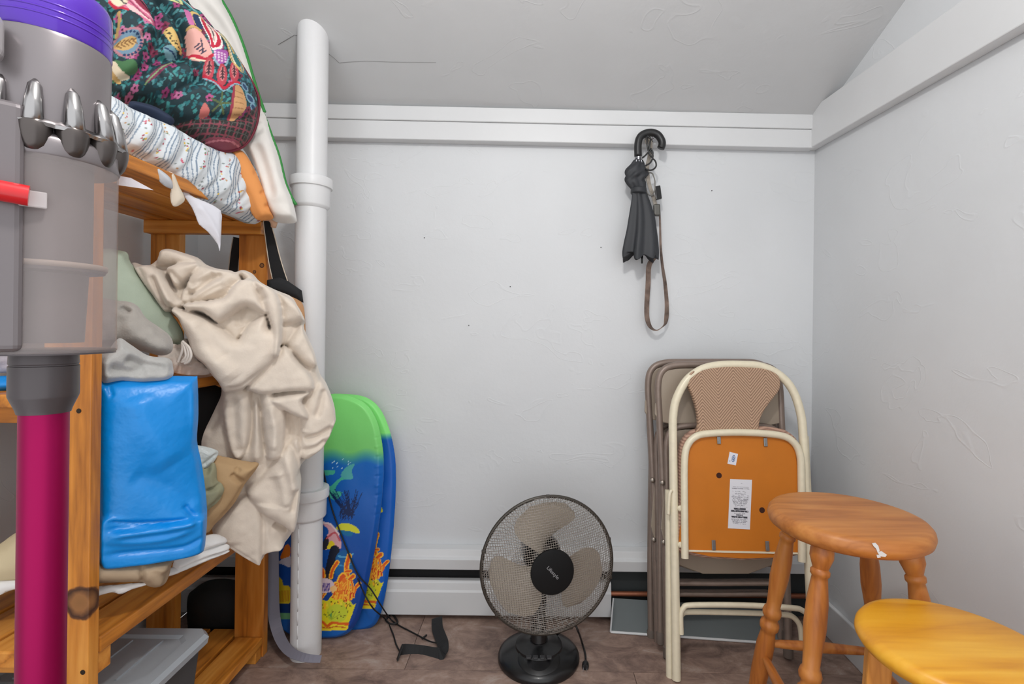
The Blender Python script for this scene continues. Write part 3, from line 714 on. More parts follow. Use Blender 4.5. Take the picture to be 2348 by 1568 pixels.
# ---- blue bag
plK = Pl(W(350, 1080, 1.02), 38)
o = soft('vinyl_bag', plK, [(216, 884), (222, 874), (300, 868), (390, 862), (446, 863), (453, 870), (455, 950), (452, 1010), (462, 1060), (472, 1130), (475, 1185), (470, 1250), (462, 1262), (430, 1275), (350, 1290), (300, 1296), (224, 1297), (220, 1240), (218, 1150), (216, 1000)],
     M('blue_vinyl', (2, 136, 218), 0.34, bump=(14, 0.3, 0.02), var=(8, 0.06)), res=.003, T=.035, R=.07, B=.04,
     layers=[([(233, 1183), (330, 1182), (400, 1184), (446, 1178), (474, 1182), (471, 1255), (430, 1270), (300, 1292), (237, 1294)], .030, .008, .006)],
     ridges=[([(243, 1184), (330, 1188), (448, 1180)], .004, -.010), ([(243, 1216), (320, 1205), (410, 1192), (450, 1180)], .008, .012), ([(244, 1200), (330, 1198), (390, 1190)], .006, -.008), ([(238, 1258), (330, 1250), (420, 1240), (465, 1215)], .005, -.006),
             ([(240, 1225), (300, 1228), (380, 1220), (450, 1195)], .007, .006), ([(250, 880), (256, 900), (262, 905)], .004, -.006), ([(420, 1150), (445, 1180)], .005, -.008), ([(310, 900), (340, 980), (400, 1060)], .03, .01), ([(300, 1080), (380, 1110), (440, 1160)], .02, -.006), ([(440, 880), (444, 950), (447, 1020)], .006, .005)], noise=[(9, .012, 1)])
tag(o, 'bright blue glossy vinyl bag hanging from the middle shelf beside the near post', 'bag')
# ---- things behind and below the bag
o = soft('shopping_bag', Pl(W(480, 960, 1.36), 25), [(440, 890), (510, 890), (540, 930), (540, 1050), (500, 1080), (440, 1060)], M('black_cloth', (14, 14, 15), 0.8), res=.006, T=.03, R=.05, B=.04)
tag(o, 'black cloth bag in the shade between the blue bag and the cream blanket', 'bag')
o = soft('plastic_sheet', Pl(W(480, 1045, 1.17), 35), [(440, 1020), (456, 1021), (480, 1026), (500, 1034), (498, 1046), (488, 1062), (470, 1080), (455, 1078), (440, 1060)], M('white_plastic', (206, 212, 210), 0.25, bump=(60, 0.6, 0.01)), res=.003, T=.012, R=.015, B=.01,
         ridges=[([(465, 1066), (480, 1052), (498, 1038)], .004, -.008)])
tag(o, 'crumpled whitish plastic bag peeking out beside the blue bag', 'plastic bag')
o = soft('khaki_shirt', Pl(W(480, 1115, 1.15), 35), [(440, 1060), (470, 1075), (488, 1060), (496, 1072), (498, 1100), (508, 1108), (514, 1124), (500, 1150), (482, 1165), (460, 1180), (440, 1170)], M('khaki', (150, 148, 120), 0.85, bump=(300, .3, .001)), res=.003, T=.02, R=.02, B=.02,
         ridges=[([(470, 1122), (490, 1116), (506, 1107)], .004, -.014), ([(478, 1162), (495, 1148), (508, 1135)], .004, -.012), ([(470, 1085), (480, 1072)], .004, -.01)])
tag(o, 'folded khaki green garment tucked between the blue bag and the tan pillow', 'clothing')
o = soft('pillow', Pl(W(520, 1130, 1.21), 30), [(489, 1046), (518, 1048), (545, 1054), (575, 1059), (592, 1061), (590, 1072), (572, 1096), (560, 1112), (540, 1150), (515, 1180), (493, 1202), (476, 1222), (455, 1215), (450, 1150), (470, 1080)],
         M('tan_canvas', (184, 152, 112), 0.85, var=(25, 0.05), bump=(350, .3, .001)), res=.003, T=.035, R=.035, B=.03,
         ridges=[([(530, 1078), (545, 1092), (560, 1102)], .006, -.012), ([(540, 1066), (550, 1076)], .005, -.008), ([(570, 1092), (545, 1130), (500, 1190)], .004, -.006), ([(510, 1175), (520, 1165)], .004, -.008), ([(525, 1160), (530, 1150)], .003, -.006)], noise=[(30, .008, 9)])
tag(o, 'wrinkled tan canvas pillow in front of the hanging cream blanket', 'pillow')
plL = Pl(W(470, 1265, 1.17), 40)
for q, (ol, lb, d) in enumerate((([(430, 1240), (460, 1232), (492, 1225), (515, 1232), (521, 1242), (505, 1250), (470, 1262), (430, 1282)], 'uppermost white folded sheet under the blue bag, edge rounded', 1.17),
                   ([(400, 1285), (430, 1275), (480, 1255), (522, 1248), (523, 1262), (490, 1272), (440, 1292), (400, 1310)], 'middle white folded sheet of the pile under the blue bag', 1.165),
                   ([(380, 1310), (420, 1293), (470, 1276), (522, 1262), (520, 1268), (480, 1284), (430, 1305), (385, 1322)], 'lowest white folded sheet, lying on the lower shelf plank', 1.16))):
    o = soft('folded_sheet', Pl(W(470, 1265, d), 40), ol, M('white_linen', (226, 224, 222), 0.8, bump=(60, .3, .004)), res=.003, T=.02, R=.012, B=.02, noise=[(60, .006, 20 + q)])
    tag(o, lb, 'linen', 'white sheets under the blue bag')
o = soft('beige_cloth', Pl(W(310, 1310, 1.0), 40), [(200, 1290), (240, 1284), (330, 1284), (380, 1276), (400, 1280), (393, 1296), (388, 1318), (378, 1338), (358, 1347), (335, 1342), (322, 1334), (240, 1336), (200, 1335)], M('beige_linen', (168, 146, 120), 0.9, var=(15, .08), bump=(200, .3, .001)), res=.003, T=.03, R=.025, B=.03,
         ridges=[([(322, 1290), (326, 1315), (322, 1335)], .004, -.012), ([(375, 1300), (380, 1320), (372, 1340)], .004, -.008), ([(345, 1288), (372, 1296), (390, 1300)], .005, .006)], noise=[(30, .008, 12)])
tag(o, 'rumpled beige cloth under the bottom of the blue bag', 'cloth')
o = soft('white_cloth', Pl(W(290, 1350, 0.99), 42, 25), [(200, 1350), (240, 1342), (270, 1340), (322, 1335), (338, 1340), (300, 1352), (278, 1362), (258, 1358), (240, 1362), (200, 1372)], M('white_linen', (226, 224, 222), 0.8), res=.003, T=.008, R=.01, B=.004)
tag(o, 'thin white cloth edge lying on the lower shelf by the near post', 'cloth')
# far-left pieces seen past the vacuum cleaner
o = soft('bed_pillow', Pl(W(20, 1270, 0.98), 30), [(-120, 1260), (-20, 1255), (30, 1225), (60, 1212), (110, 1215), (130, 1260), (125, 1330), (60, 1338), (-120, 1340)], M('ivory', (200, 184, 150), 0.85, bump=(120, .2, .002)), res=.006, T=.04, R=.06, B=.04)
tag(o, 'ivory pillow on the lower shelf at the left edge of the picture', 'pillow')
o = soft('pillowcase', Pl(W(20, 1345, 0.955), 30, 20), [(-100, 1338), (60, 1330), (120, 1332), (100, 1345), (30, 1352), (-20, 1372), (-100, 1380)], M('white_linen', (226, 224, 222), 0.8), res=.005, T=.008, R=.01, B=.004)
tag(o, 'flat white cloth under the ivory pillow on the lower shelf', 'cloth')
o = soft('blue_pouch', Pl(W(0, 880, 0.95), 30), [(-60, 866), (0, 862), (30, 862), (60, 870), (60, 895), (15, 899), (-60, 905)], M('blue_vinyl', (14, 132, 208), 0.3), res=.004, T=.02, R=.02, B=.02)
tag(o, 'small blue pouch on the middle shelf at the left edge of the picture', 'pouch')
o = soft('grey_sweater', Pl(W(0, 835, 0.96), 30), [(-60, 815), (0, 812), (40, 815), (60, 835), (50, 856), (0, 855), (-60, 862)], fleece_mat('lilac_grey', (168, 162, 170), .06), res=.004, T=.02, R=.02, B=.02, ridges=[([(-20, 845), (20, 835), (40, 830)], .008, -.01)])
tag(o, 'lilac grey folded sweater on the small blue pouch at the left edge', 'clothing')

# ---- top of the shelf: rolled bedding
plR = Pl((SX1 - 0.02, 1.2, 1.4), 80)
ax0, ax1 = np.array([262.0, 290.0]), np.array([590.0, 452.0])
def paint_roll(p):
    p.fill((214, 220, 224))
    d = (ax1 - ax0) / np.linalg.norm(ax1 - ax0); nn = np.array([-d[1], d[0]])
    s = (p.X - ax0[0]) * d[0] + (p.Y - ax0[1]) * d[1]; t = (p.X - ax0[0]) * nn[0] + (p.Y - ax0[1]) * nn[1]
    k = s - 0.0042 * t * t - 0.25 * t + 6 * np.sin(t * 0.03 + s * 0.01)
    ph = k % 52.0
    for c, wd in ((3, 2.0), (10, 2.6), (18, 2.0), (26, 2.6)):
        p.mask(np.abs(ph - c) < wd / 2, (122, 140, 160))
    p.mask((ph > 12.5) & (ph < 15), (198, 206, 212))
    rg = np.random.default_rng(4)
    for band in range(-2, 9):
        kc = band * 52 + 39
        for j in range(9):
            t0 = -75 + j * 18 + rg.uniform(-5, 5); s0 = kc + 0.0042 * t0 * t0 + 0.25 * t0 + rg.uniform(-5, 5)
            cx, cy = ax0 + d * s0 + nn * t0
            pal = [(226, 190, 70), (206, 96, 120), (120, 140, 110), (190, 150, 110), (168, 70, 84), (140, 150, 150)]
            for q in range(5 if j % 2 else 2):
                p.ell(cx + rg.uniform(-7, 7), cy + rg.uniform(-8, 8), rg.uniform(1.3, 3.0), rg.uniform(1.1, 2.4), pal[rg.integers(0, 6)], rg.uniform(0, 180))
outR = [(205, 205), (249, 216), (291, 243), (345, 268), (398, 291), (450, 322), (497, 340), (536, 346), (566, 372), (590, 403), (598, 430), (601, 490), (585, 514), (551, 501), (497, 478), (428, 440), (363, 387), (306, 357), (264, 334), (205, 300)]
rd = []
for i in range(15):
    c = ax0 + (ax1 - ax0) * (i + .5) / 15; dd = (i % 3 - 1) * 4
    rd.append(([(c[0] + 18 + dd, c[1] - 60), (c[0] + 12, c[1] - 10), (c[0] - 6, c[1] + 30), (c[0] - 26 + dd, c[1] + 55)], .008, (-.006, .004, -.004)[i % 3]))
o = soft('bedding_roll', plR, outR, print_mat('striped_sheet', 0.85, bump=(120, .25, .003)), res=.0017, T=.04, R=.06, B=.07, ridges=rd, paint=paint_roll, noise=[(25, .006, 3)])
tag(o, 'rolled pale blue striped bedding with small flowers on the top shelf edge', 'bedding')

# ---- paisley comforter
plP = Pl(W(430, 170, 1.22), 45)
def paint_paisley(p):
    p.fill((30, 54, 60)); rg = np.random.default_rng(9)
    for q in range(1700):
        x, y = rg.uniform(170, 600), rg.uniform(-60, 350)
        p.ell(x, y, rg.uniform(4, 7), rg.uniform(2, 3.5), [(44, 116, 120), (34, 96, 104), (62, 140, 138), (28, 74, 84), (84, 146, 150)][rg.integers(0, 5)], rg.uniform(0, 180))
    for q in range(150):
        x, y = rg.uniform(170, 600), rg.uniform(-60, 350); c = [(176, 80, 130), (150, 60, 110), (120, 44, 70), (190, 110, 150)][rg.integers(0, 4)]
        for k in range(5):
            a = k * 2 * PI / 5 + q; p.ell(x + 5 * math.cos(a), y + 5 * math.sin(a), 4, 3.2, c, math.degrees(a))
        p.ell(x, y, 2.5, 2.5, (60, 20, 40))
    P, S, Q = p.poly, p.stroke, kP
    pink, pale, red, tan, gold, navy, ltb, cream = (206, 110, 140), (226, 170, 160), (190, 36, 62), (198, 160, 100), (214, 182, 112), (26, 54, 92), (140, 176, 190), (232, 216, 186)
    # leaf upper left
    P(Q([(20, 20), (60, 0), (200, 0), (260, 60), (360, 200), (440, 300), (460, 380), (380, 360), (300, 290), (220, 250), (150, 240), (90, 190), (50, 140)]), pink)
    P(Q([(30, 40), (120, 20), (180, 80), (220, 160), (180, 200), (110, 180), (60, 120)]), cream)
    P(Q([(190, 180), (300, 240), (420, 340), (430, 372), (330, 300), (230, 250)]), (226, 190, 190))
    S(Q([(60, 150), (130, 215), (215, 250)]), 6, red); S(Q([(80, 60), (140, 110), (200, 190)]), 3, (50, 60, 60)); S(Q([(120, 40), (240, 170), (400, 330)]), 3, (150, 60, 90)); S(Q([(160, 20), (280, 180), (440, 320)]), 3, (230, 180, 190))
    P(Q([(200, 30), (300, 90), (400, 180), (430, 260), (360, 240), (260, 140)]), (140, 40, 66)); S(Q([(230, 60), (320, 140), (410, 230)]), 4, (60, 20, 34)); S(Q([(215, 40), (300, 100), (410, 200)]), 2.5, pink)
    # leaf with tan heart, left
    P(Q([(70, 540), (120, 470), (200, 420), (300, 420), (350, 490), (340, 580), (280, 650), (180, 660), (110, 620)]), (176, 120, 130))
    P(Q([(90, 540), (140, 480), (210, 435), (290, 440), (330, 500), (310, 570), (260, 625), (180, 635), (120, 600)]), (110, 140, 160))
    P(Q([(80, 560), (150, 510), (240, 485), (295, 505), (280, 560), (220, 600), (150, 600)]), tan)
    for a in range(5): S(Q([(120 + 35 * a, 550 - 8 * a), (150 + 35 * a, 520 - 4 * a)]), 3, (130, 92, 50)); S(Q([(120 + 35 * a, 556 - 8 * a), (155 + 35 * a, 580 - 8 * a)]), 3, (130, 92, 50))
    for a in range(14):
        t = a / 13 * PI * 1.2 - 0.4; p.ell(*Q([(215 + 118 * math.sin(t), 545 - 100 * math.cos(t))])[0], 3.2, 2.6, navy)
    S(Q([(135, 270), (140, 350), (120, 460)]), 6, tan)
    P(Q([(90, 680), (180, 690), (260, 680), (320, 750), (250, 790), (160, 800), (110, 840), (80, 780)]), (74, 120, 78)); P(Q([(60, 690), (110, 690), (170, 760), (260, 800), (180, 820), (90, 810)]), cream); S(Q([(60, 740), (110, 800), (160, 830)]), 8, tan)
    # green yellow leaf at the top
    P(Q([(500, 0), (620, 0), (680, 60), (720, 170), (690, 185), (590, 150), (530, 80)]), (206, 206, 140)); P(Q([(540, 20), (620, 30), (670, 110), (680, 165), (600, 120)]), (120, 176, 150)); S(Q([(530, 20), (600, 110), (690, 170)]), 3, (80, 100, 90))
    P(Q([(610, 0), (700, 60), (800, 140), (960, 260), (900, 260), (780, 190), (680, 90)]), (70, 150, 160)); S(Q([(640, 20), (760, 130), (920, 250)]), 3, cream)
    # mottled gold bud
    P(Q([(540, 430), (600, 400), (660, 450), (720, 560), (715, 605), (650, 580), (580, 510)]), gold)
    for q in range(18): p.ell(*Q([(560 + q * 8 + rg.uniform(-10, 20), 430 + q * 9 + rg.uniform(-20, 20))])[0], 2, 1.6, (70, 60, 40))
    P(Q([(540, 570), (620, 560), (680, 640), (620, 665), (560, 640)]), (110, 150, 160)); S(Q([(550, 580), (620, 610), (670, 645)]), 3, navy)
    P(Q([(380, 880), (440, 790), (560, 710), (640, 680), (560, 760), (450, 850)]), (120, 50, 80)); S(Q([(385, 880), (500, 770), (630, 685)]), 3, (130, 160, 110))
    # the big tulip motif
    P(Q([(780, 250), (840, 225), (900, 250), (960, 300), (900, 330), (840, 400), (800, 360)]), gold); P(Q([(800, 290), (830, 255), (890, 270), (900, 360), (880, 420), (830, 410)]), navy)
    P(Q([(720, 240), (780, 250), (800, 340), (800, 400), (760, 390), (730, 310)]), (196, 110, 160))
    P(Q([(745, 440), (850, 440), (930, 560), (960, 690), (900, 710), (780, 680), (760, 560)]), pale); S(Q([(780, 650), (850, 670), (910, 700), (960, 670)]), 7, red); S(Q([(790, 670), (860, 695), (920, 715)]), 3, cream)
    for a in range(4): S(Q([(815 + a * 18, 580 + a * 22), (850 + a * 18, 560 + a * 22)]), 3, (70, 60, 80)); S(Q([(860, 520), (875, 580), (880, 640)]), 3, (70, 60, 80))
    S(Q([(750, 420), (800, 410), (860, 440)]), 6, tan)
    P(Q([(870, 270), (930, 300), (1010, 330), (1055, 420), (1070, 540), (1050, 600), (960, 625), (940, 520), (900, 400)]), (236, 232, 226))
    P(Q([(890, 285), (930, 310), (960, 420), (980, 560), (1000, 590), (955, 600), (945, 500), (910, 390)]), red); P(Q([(1000, 340), (1040, 420), (1055, 530), (1030, 580), (985, 590), (1020, 500), (1020, 420)]), red)
    P(Q([(935, 320), (990, 330), (1020, 420), (1010, 500), (985, 545), (965, 440)]), (236, 206, 196)); S(Q([(960, 340), (990, 400), (985, 520)]), 2.5, (80, 80, 80))
    P(Q([(970, 630), (1110, 600), (1120, 660), (1080, 730), (1010, 740)]), (170, 90, 170))
    for a in range(16): p.ell(*Q([(985 + (a % 4) * 34, 640 + (a // 4) * 24)])[0], 3.2, 2.2, (226, 196, 220), -20)
    S(Q([(975, 690), (1020, 750), (1090, 745), (1120, 680)]), 4, ltb)
    for a, (x, y) in enumerate(((940, 780), (1060, 830), (1180, 790))):
        P(Q([(x - 20, y - 90), (x + 30, y - 70), (x + 45, y + 20), (x + 20, y + 90), (x - 30, y + 80), (x - 50, y)]), (186, 66, 80)); P(Q([(x - 12, y - 70), (x + 18, y - 50), (x + 24, y + 20), (x - 5, y + 60), (x - 30, y)]), (206, 130, 130)); S(Q([(x, y - 60), (x, y + 40)]), 3, (70, 40, 50))
        for b in range(3): S(Q([(x - 18, y - 20 + 24 * b), (x, y - 40 + 24 * b), (x + 18, y - 20 + 24 * b)]), 2, (70, 40, 50), 0)
    S(Q([(905, 830), (980, 880), (1080, 945), (1140, 900), (1230, 880)]), 6, red)
    S(Q([(900, 850), (1000, 900), (1080, 970), (1180, 900), (1250, 900)]), 2.5, ltb)
    # gold plume, right
    for a in range(6): S(Q([(1050 + a * 12, 400), (1120 + a * 14, 520), (1160 + a * 20, 680), (1240 + a * 6, 760)]), 3.2, (gold, cream, (90, 150, 150), gold, tan, (120, 170, 170))[a])
    P(Q([(1180, 620), (1230, 600), (1260, 700), (1220, 740)]), (40, 110, 110)); S(Q([(1200, 720), (1270, 770), (1290, 700), (1240, 620)]), 5, gold)
    for q in range(60): p.ell(*Q([(rg.uniform(1240, 1400), rg.uniform(560, 900))])[0], 3, 1.2, [(60, 120, 140), (90, 140, 160), (44, 90, 110)][q % 3], rg.uniform(0, 180))
    for (x, y, r1) in ((1300, 900, 50), (1350, 1000, 60), (1390, 1080, 50)):
        p.ell(*Q([(x, y)])[0], r1 * .24, r1 * .17, (120, 156, 176), 40); p.ell(*Q([(x, y)])[0], r1 * .16, r1 * .1, (44, 70, 104), 40)
    P(Q([(1180, 920), (1250, 920), (1300, 1030), (1290, 1120), (1170, 1220), (1160, 1100)]), (196, 150, 104)); S(Q([(1175, 930), (1165, 1060), (1150, 1200)]), 6, (150, 50, 70))
    for a in range(5): S(Q([(1190, 960 + 50 * a), (1270, 980 + 45 * a)]), 2, (160, 116, 76), 0)
    P(Q([(880, 1130), (920, 1060), (970, 1150), (900, 1180)]), (196, 110, 104))
    for a in range(5): S(Q([(1060, 1070), (1060 + 90 * math.cos(a * 1.2), 1070 + 90 * math.sin(a * 1.2))]), 4, (86, 100, 60), 0)
    # checked lower panel
    pan = np.array(smooth_path(Q([(700, 1190), (860, 1180), (1040, 1190), (1200, 1210), (1400, 1080), (1490, 1000), (1500, 1150), (1420, 1330), (1250, 1440), (1080, 1440), (900, 1340), (740, 1230)]), 3, True))
    m = inside(p.X, p.Y, pan); p.mask(m, (44, 44, 42))
    m2 = m & (((p.X + 0.25 * p.Y) % 20 < 4) | ((p.Y - 0.15 * p.X) % 19 < 3.5)); p.mask(m2, (130, 62, 74))
    m3 = m & ((((p.X + 0.25 * p.Y) % 20 > 9) & ((p.X + 0.25 * p.Y) % 20 < 11)) | (((p.Y - 0.15 * p.X) % 19 > 9) & ((p.Y - 0.15 * p.X) % 19 < 11))); p.mask(m3, (84, 84, 80))
    P(Q([(960, 1350), (1100, 1350), (1250, 1370), (1340, 1400), (1220, 1440), (1100, 1440)]), (140, 66, 82)); S(Q([(980, 1370), (1120, 1375), (1300, 1400)]), 2.5, (196, 120, 130))
    S(Q([(1100, 300), (1230, 480), (1380, 720), (1440, 900), (1460, 1040)]), 6, (92, 20, 38))
outP = [(175, -30), (300, -60), (400, -40), (438, 12), (460, 27), (492, 66), (516, 101), (545, 144), (574, 188), (590, 225), (590, 270), (574, 315), (555, 337), (526, 347), (497, 346), (463, 333), (424, 306), (400, 285), (351, 247), (315, 241), (266, 228), (240, 208), (190, 180), (165, 80)]
rp = [(kP([(360, 0), (500, 150), (640, 320), (720, 480), (735, 600), (690, 660), (600, 700)]), .010, -.030), (kP([(250, 0), (400, 130), (480, 300), (490, 470), (440, 600), (330, 720)]), .009, -.022),
      (kP([(100, 850), (300, 790), (450, 690), (640, 660)]), .008, -.022), (kP([(640, 0), (820, 80), (960, 220), (1100, 340)]), .014, -.024), (kP([(880, 830), (780, 900), (620, 980), (500, 1010)]), .010, -.014),
      (kP([(1480, 1000), (1400, 1150), (1200, 1190), (1000, 1180), (800, 1190), (690, 1150)]), .008, -.016), (kP([(560, 150), (680, 300), (820, 430), (960, 600), (980, 800)]), .03, .016), (kP([(120, 200), (260, 330), (380, 480)]), .03, .016), (kP([(500, 820), (650, 800), (800, 740)]), .02, .010),
      (kP([(760, 690), (860, 800), (840, 900)]), .008, -.010), (kP([(1050, 360), (1240, 620), (1340, 880)]), .03, .010), (kP([(60, 180), (110, 330), (100, 500), (60, 560)]), .006, -.014)]
o = soft('paisley_comforter', plP, outP, print_mat('paisley_print', 0.75, bump=(60, .25, .004)), res=.0017, T=.085, R=.12, B=.08, ridges=rp, paint=paint_paisley, noise=[(14, .02, 2), (30, .008, 5)], sm=4)
tag(o, 'bulging dark teal paisley comforter on top of the striped bedding roll', 'comforter')
pp = plP.px(smooth_path(kP([(1090, 300), (1200, 425), (1320, 600), (1430, 780), (1493, 930), (1490, 1100), (1440, 1270), (1350, 1385), (1230, 1432), (1100, 1428)]), 5), 0.004)
MB().tube(pp, 0.0035, 8).build('piping', M('burgundy', (110, 22, 44), 0.6), o, smooth=True)
o['label'] = 'bulging dark teal paisley comforter on top of the striped bedding roll'
o = soft('navy_roll', Pl(W(360, 262, 1.13), 55), [(300, 232), (330, 236), (360, 246), (392, 266), (400, 276), (398, 284), (388, 288), (370, 284), (345, 270), (310, 255), (295, 245)], M('navy_cloth', (36, 48, 72), 0.8), res=.003, T=.02, R=.016, B=.02)
tag(o, 'navy blue rolled cloth squeezed between the paisley comforter and striped bedding', 'cloth')

# ---- white duvet with green piping behind
plD = Pl(W(580, 250, 1.395), 24)
outD = [(400, -10), (500, -14), (512, 8), (534, 48), (560, 112), (583, 188), (601, 243), (612, 272), (622, 310), (640, 360), (654, 418), (670, 458), (680, 500), (676, 511), (650, 512), (625, 504), (606, 470), (588, 410), (560, 345), (470, 250), (420, 110)]
o = soft('white_duvet', plD, outD, fleece_mat('white_cotton', (228, 224, 218), 0.02, 0.75, 60, .2), res=.004, T=.045, R=.07, B=.035, RB=.05,
         layers=[([(540, 330), (575, 300), (612, 262), (622, 310), (640, 360), (655, 420), (676, 470), (678, 510), (640, 510), (606, 470), (588, 410)], .028, .03, .04)],
         ridges=[([(560, 340), (600, 310), (612, 270)], .01, -.012), ([(590, 340), (612, 400), (630, 470)], .012, -.012), ([(600, 330), (632, 400), (650, 480)], .02, .01), ([(450, 10), (520, 90), (560, 180)], .014, -.012), ([(480, 20), (530, 80), (575, 190)], .015, .008), ([(570, 310), (596, 290), (610, 280)], .006, -.008)], noise=[(14, .012, 3)])
tag(o, 'white duvet with green piping bulging beside the pipe on the top shelf', 'duvet')
gp = M('green_piping', (44, 132, 56), 0.6)
for ln in ([(498, -14), (512, 8), (534, 48), (560, 112), (583, 188), (601, 243), (607, 258)], [(604, 262), (613, 285), (622, 310), (640, 360), (654, 418), (668, 452), (679, 470)]):
    MB().tube(plD.px(smooth_path(ln, 4), 0.002), 0.0048, 8).build('piping', gp, o, smooth=True)
o = soft('orange_quilt', Pl(W(590, 430, 1.36), 45), [(520, 345), (548, 343), (565, 356), (584, 388), (600, 425), (612, 455), (620, 482), (627, 500), (610, 505), (585, 500), (560, 450), (530, 390)], M('orange_fabric', (226, 150, 84), 0.8, bump=(40, .3, .004)), res=.003, T=.03, R=.03, B=.025,
         ridges=[([(585, 395), (576, 405)], .005, -.008), ([(603, 440), (590, 450)], .005, -.008), ([(615, 470), (600, 478)], .005, -.008)])
tag(o, 'orange quilted blanket edge between the striped bedding and the white duvet', 'quilt')
mb = MB(); mb.tube([W(x, y, dd) for (x, y, dd) in ((585, 499, 1.43), (604, 498, 1.435), (620, 500, 1.44), (629, 510, 1.445), (627, 521, 1.45))], [.006, .009, .010, .010, .007], 12)
tag(mb.build('peach_cloth', M('peach', (222, 180, 150), 0.85), smooth=True), 'small curled peach cloth end hanging at the far corner of the top shelf', 'cloth')
# hanging cloths under the roll
m_white_c = M('white_cotton_sheet', (222, 222, 230), 0.85, bump=(25, .3, .006))
o = soft('hanging_cloth', Pl((SX1 + 0.02, 1.25, 1.3), 66), [(410, 420), (430, 440), (445, 452), (470, 462), (506, 482), (508, 510), (507, 540), (505, 570), (503, 576), (500, 562), (488, 545), (474, 529), (456, 514), (449, 496), (438, 472), (424, 452)], m_white_c, res=.003, T=.006, R=.01, B=.004, ridges=[([(450, 470), (480, 510), (502, 560)], .008, .005)], sm=2)
tag(o, 'white cloth corner hanging to a point below the striped bedding', 'cloth')
o = soft('cream_cloth', Pl((SX1 + 0.012, 1.15, 1.35), 66), [(384, 396), (398, 398), (410, 425), (424, 458), (403, 474), (393, 466), (390, 445), (392, 430)], M('cream_cloth', (216, 204, 186), 0.85), res=.003, T=.008, R=.01, B=.005)
tag(o, 'small cream cloth flap hanging over the top shelf plank', 'cloth')
o = soft('grey_sheet_edge', Pl((SX1 + 0.008, 1.1, 1.35), 66), [(350, 378), (372, 392), (392, 410), (396, 432), (380, 428), (366, 416), (358, 400)], M('pale_grey_cloth', (190, 194, 200), 0.85), res=.003, T=.012, R=.012, B=.006)
tag(o, 'pale grey sheet corner bulging below the striped bedding roll', 'cloth')
o = MB().add(*(lambda P: (P, [(0, 1, 2, 3), (7, 6, 5, 4)] + [(j, (j + 1) % 4, 4 + (j + 1) % 4, 4 + j) for j in range(4)]))([tuple(W(x, y, d)) for d in (1.0, 1.004) for (x, y) in ((268, 402), (300, 408), (352, 436), (268, 424))])).build('paper_sheet', m_white_c)
tag(o, 'white cloth strip showing between two planks of the top shelf', 'cloth')

# ---- tote bag hanging at the far corner
tote = thing('tote_bag', tuple(W(655, 720, 1.455)), 'black and tan tote bag hanging at the far shelf post behind the pipe', 'bag')
plT = Pl(W(655, 700, 1.455), 22)
soft('body', plT, [(612, 672), (650, 672), (690, 690), (700, 740), (700, 860), (690, 920), (620, 930), (600, 900), (600, 740)], M('tan_tote', (196, 150, 108), 0.85, bump=(300, .3, .001)), res=.005, T=.012, R=.03, B=.012, parent=tote)
soft('top_band', plT, [(612, 642), (640, 636), (660, 644), (692, 666), (696, 694), (668, 682), (640, 672), (612, 668)], M('black_canvas', (30, 31, 33), 0.85), res=.004, T=.012, R=.008, B=.012, sm=1, parent=tote)
for ln, wd, d in (([(612, 506), (620, 545), (631, 600), (645, 652)], np.linspace(.020, .046, 13), 1.49), ([(546, 545), (540, 580), (535, 625)], np.full(9, .03), 1.56)):
    P = [W(x, y, d) for x, y in smooth_path(ln, 4)]
    s_ = MB().ribbon(P, (1, 0, 0), wd, .003).build('strap', M('black_canvas', (30, 31, 33), 0.85), tote)
    for sg in (-1, 1):
        MB().tube([(p[0] + sg * ww / 2, p[1] - .001, p[2]) for p, ww in zip(P, wd)], 0.0016, 6).build('edging', M('edging', (214, 200, 182), .8), s_, smooth=True)
# ---- grey strap trailing to the floor
P = [W(x, y, d) for x, y, d in ((622, 1225, 1.57), (624, 1300, 1.568), (626, 1380, 1.563), (632, 1430, 1.555), (646, 1470, 1.515), (668, 1496, 1.475), (700, 1508, 1.45), (736, 1511, 1.45))]
P = smooth_path([tuple(p) for p in P], 4); P[:, 2] = np.maximum(P[:, 2], 0.014)
wd = np.linspace(.042, .018, len(P)); wdv = np.stack([np.linspace(1, 0.25, len(P)), np.linspace(.2, .45, len(P)), np.linspace(0, .45, len(P))], 1)
o = MB().ribbon(P, wdv, wd, .002).build('grey_strap', M('lavender_strap', (128, 126, 138), 0.8), smooth=False)
tag(o, 'lavender grey fabric strap hanging down to the floor around the pipe foot', 'strap')

# ---- under the lowest shelf
boxr = thing('storage_box', (-0.945, 1.085, 0.062), 'clear grey plastic storage box with a lid under the lowest plank shelf', 'storage box')
zb, zl = 0.0625, 0.262
mb = MB()
def ring(x0, x1, y0, y1, z, c=0.02): return [(x0 + c, y0, z), (x1 - c, y0, z), (x1, y0 + c, z), (x1, y1 - c, z), (x1 - c, y1, z), (x0 + c, y1, z), (x0, y1 - c, z), (x0, y0 + c, z)]
def loft(mb, rings):
    vs = [p for r in rings for p in r]; k = len(rings[0]); fs = [tuple(range(k))[::-1], tuple((len(rings) - 1) * k + j for j in range(k))]
    for i in range(len(rings) - 1):
        for j in range(k): fs.append((i * k + j, i * k + (j + 1) % k, (i + 1) * k + (j + 1) % k, (i + 1) * k + j))
    return mb.add(vs, fs)
bx = (-1.135, -0.765, 0.985, 1.205)
loft(mb, [ring(bx[0] + .03, bx[1] - .03, bx[2] + .02, bx[3] - .02, zb), ring(bx[0] + .012, bx[1] - .012, bx[2] + .008, bx[3] - .008, zl)]).build('bin', M('smoke_plastic', (66, 70, 73), 0.3), boxr)
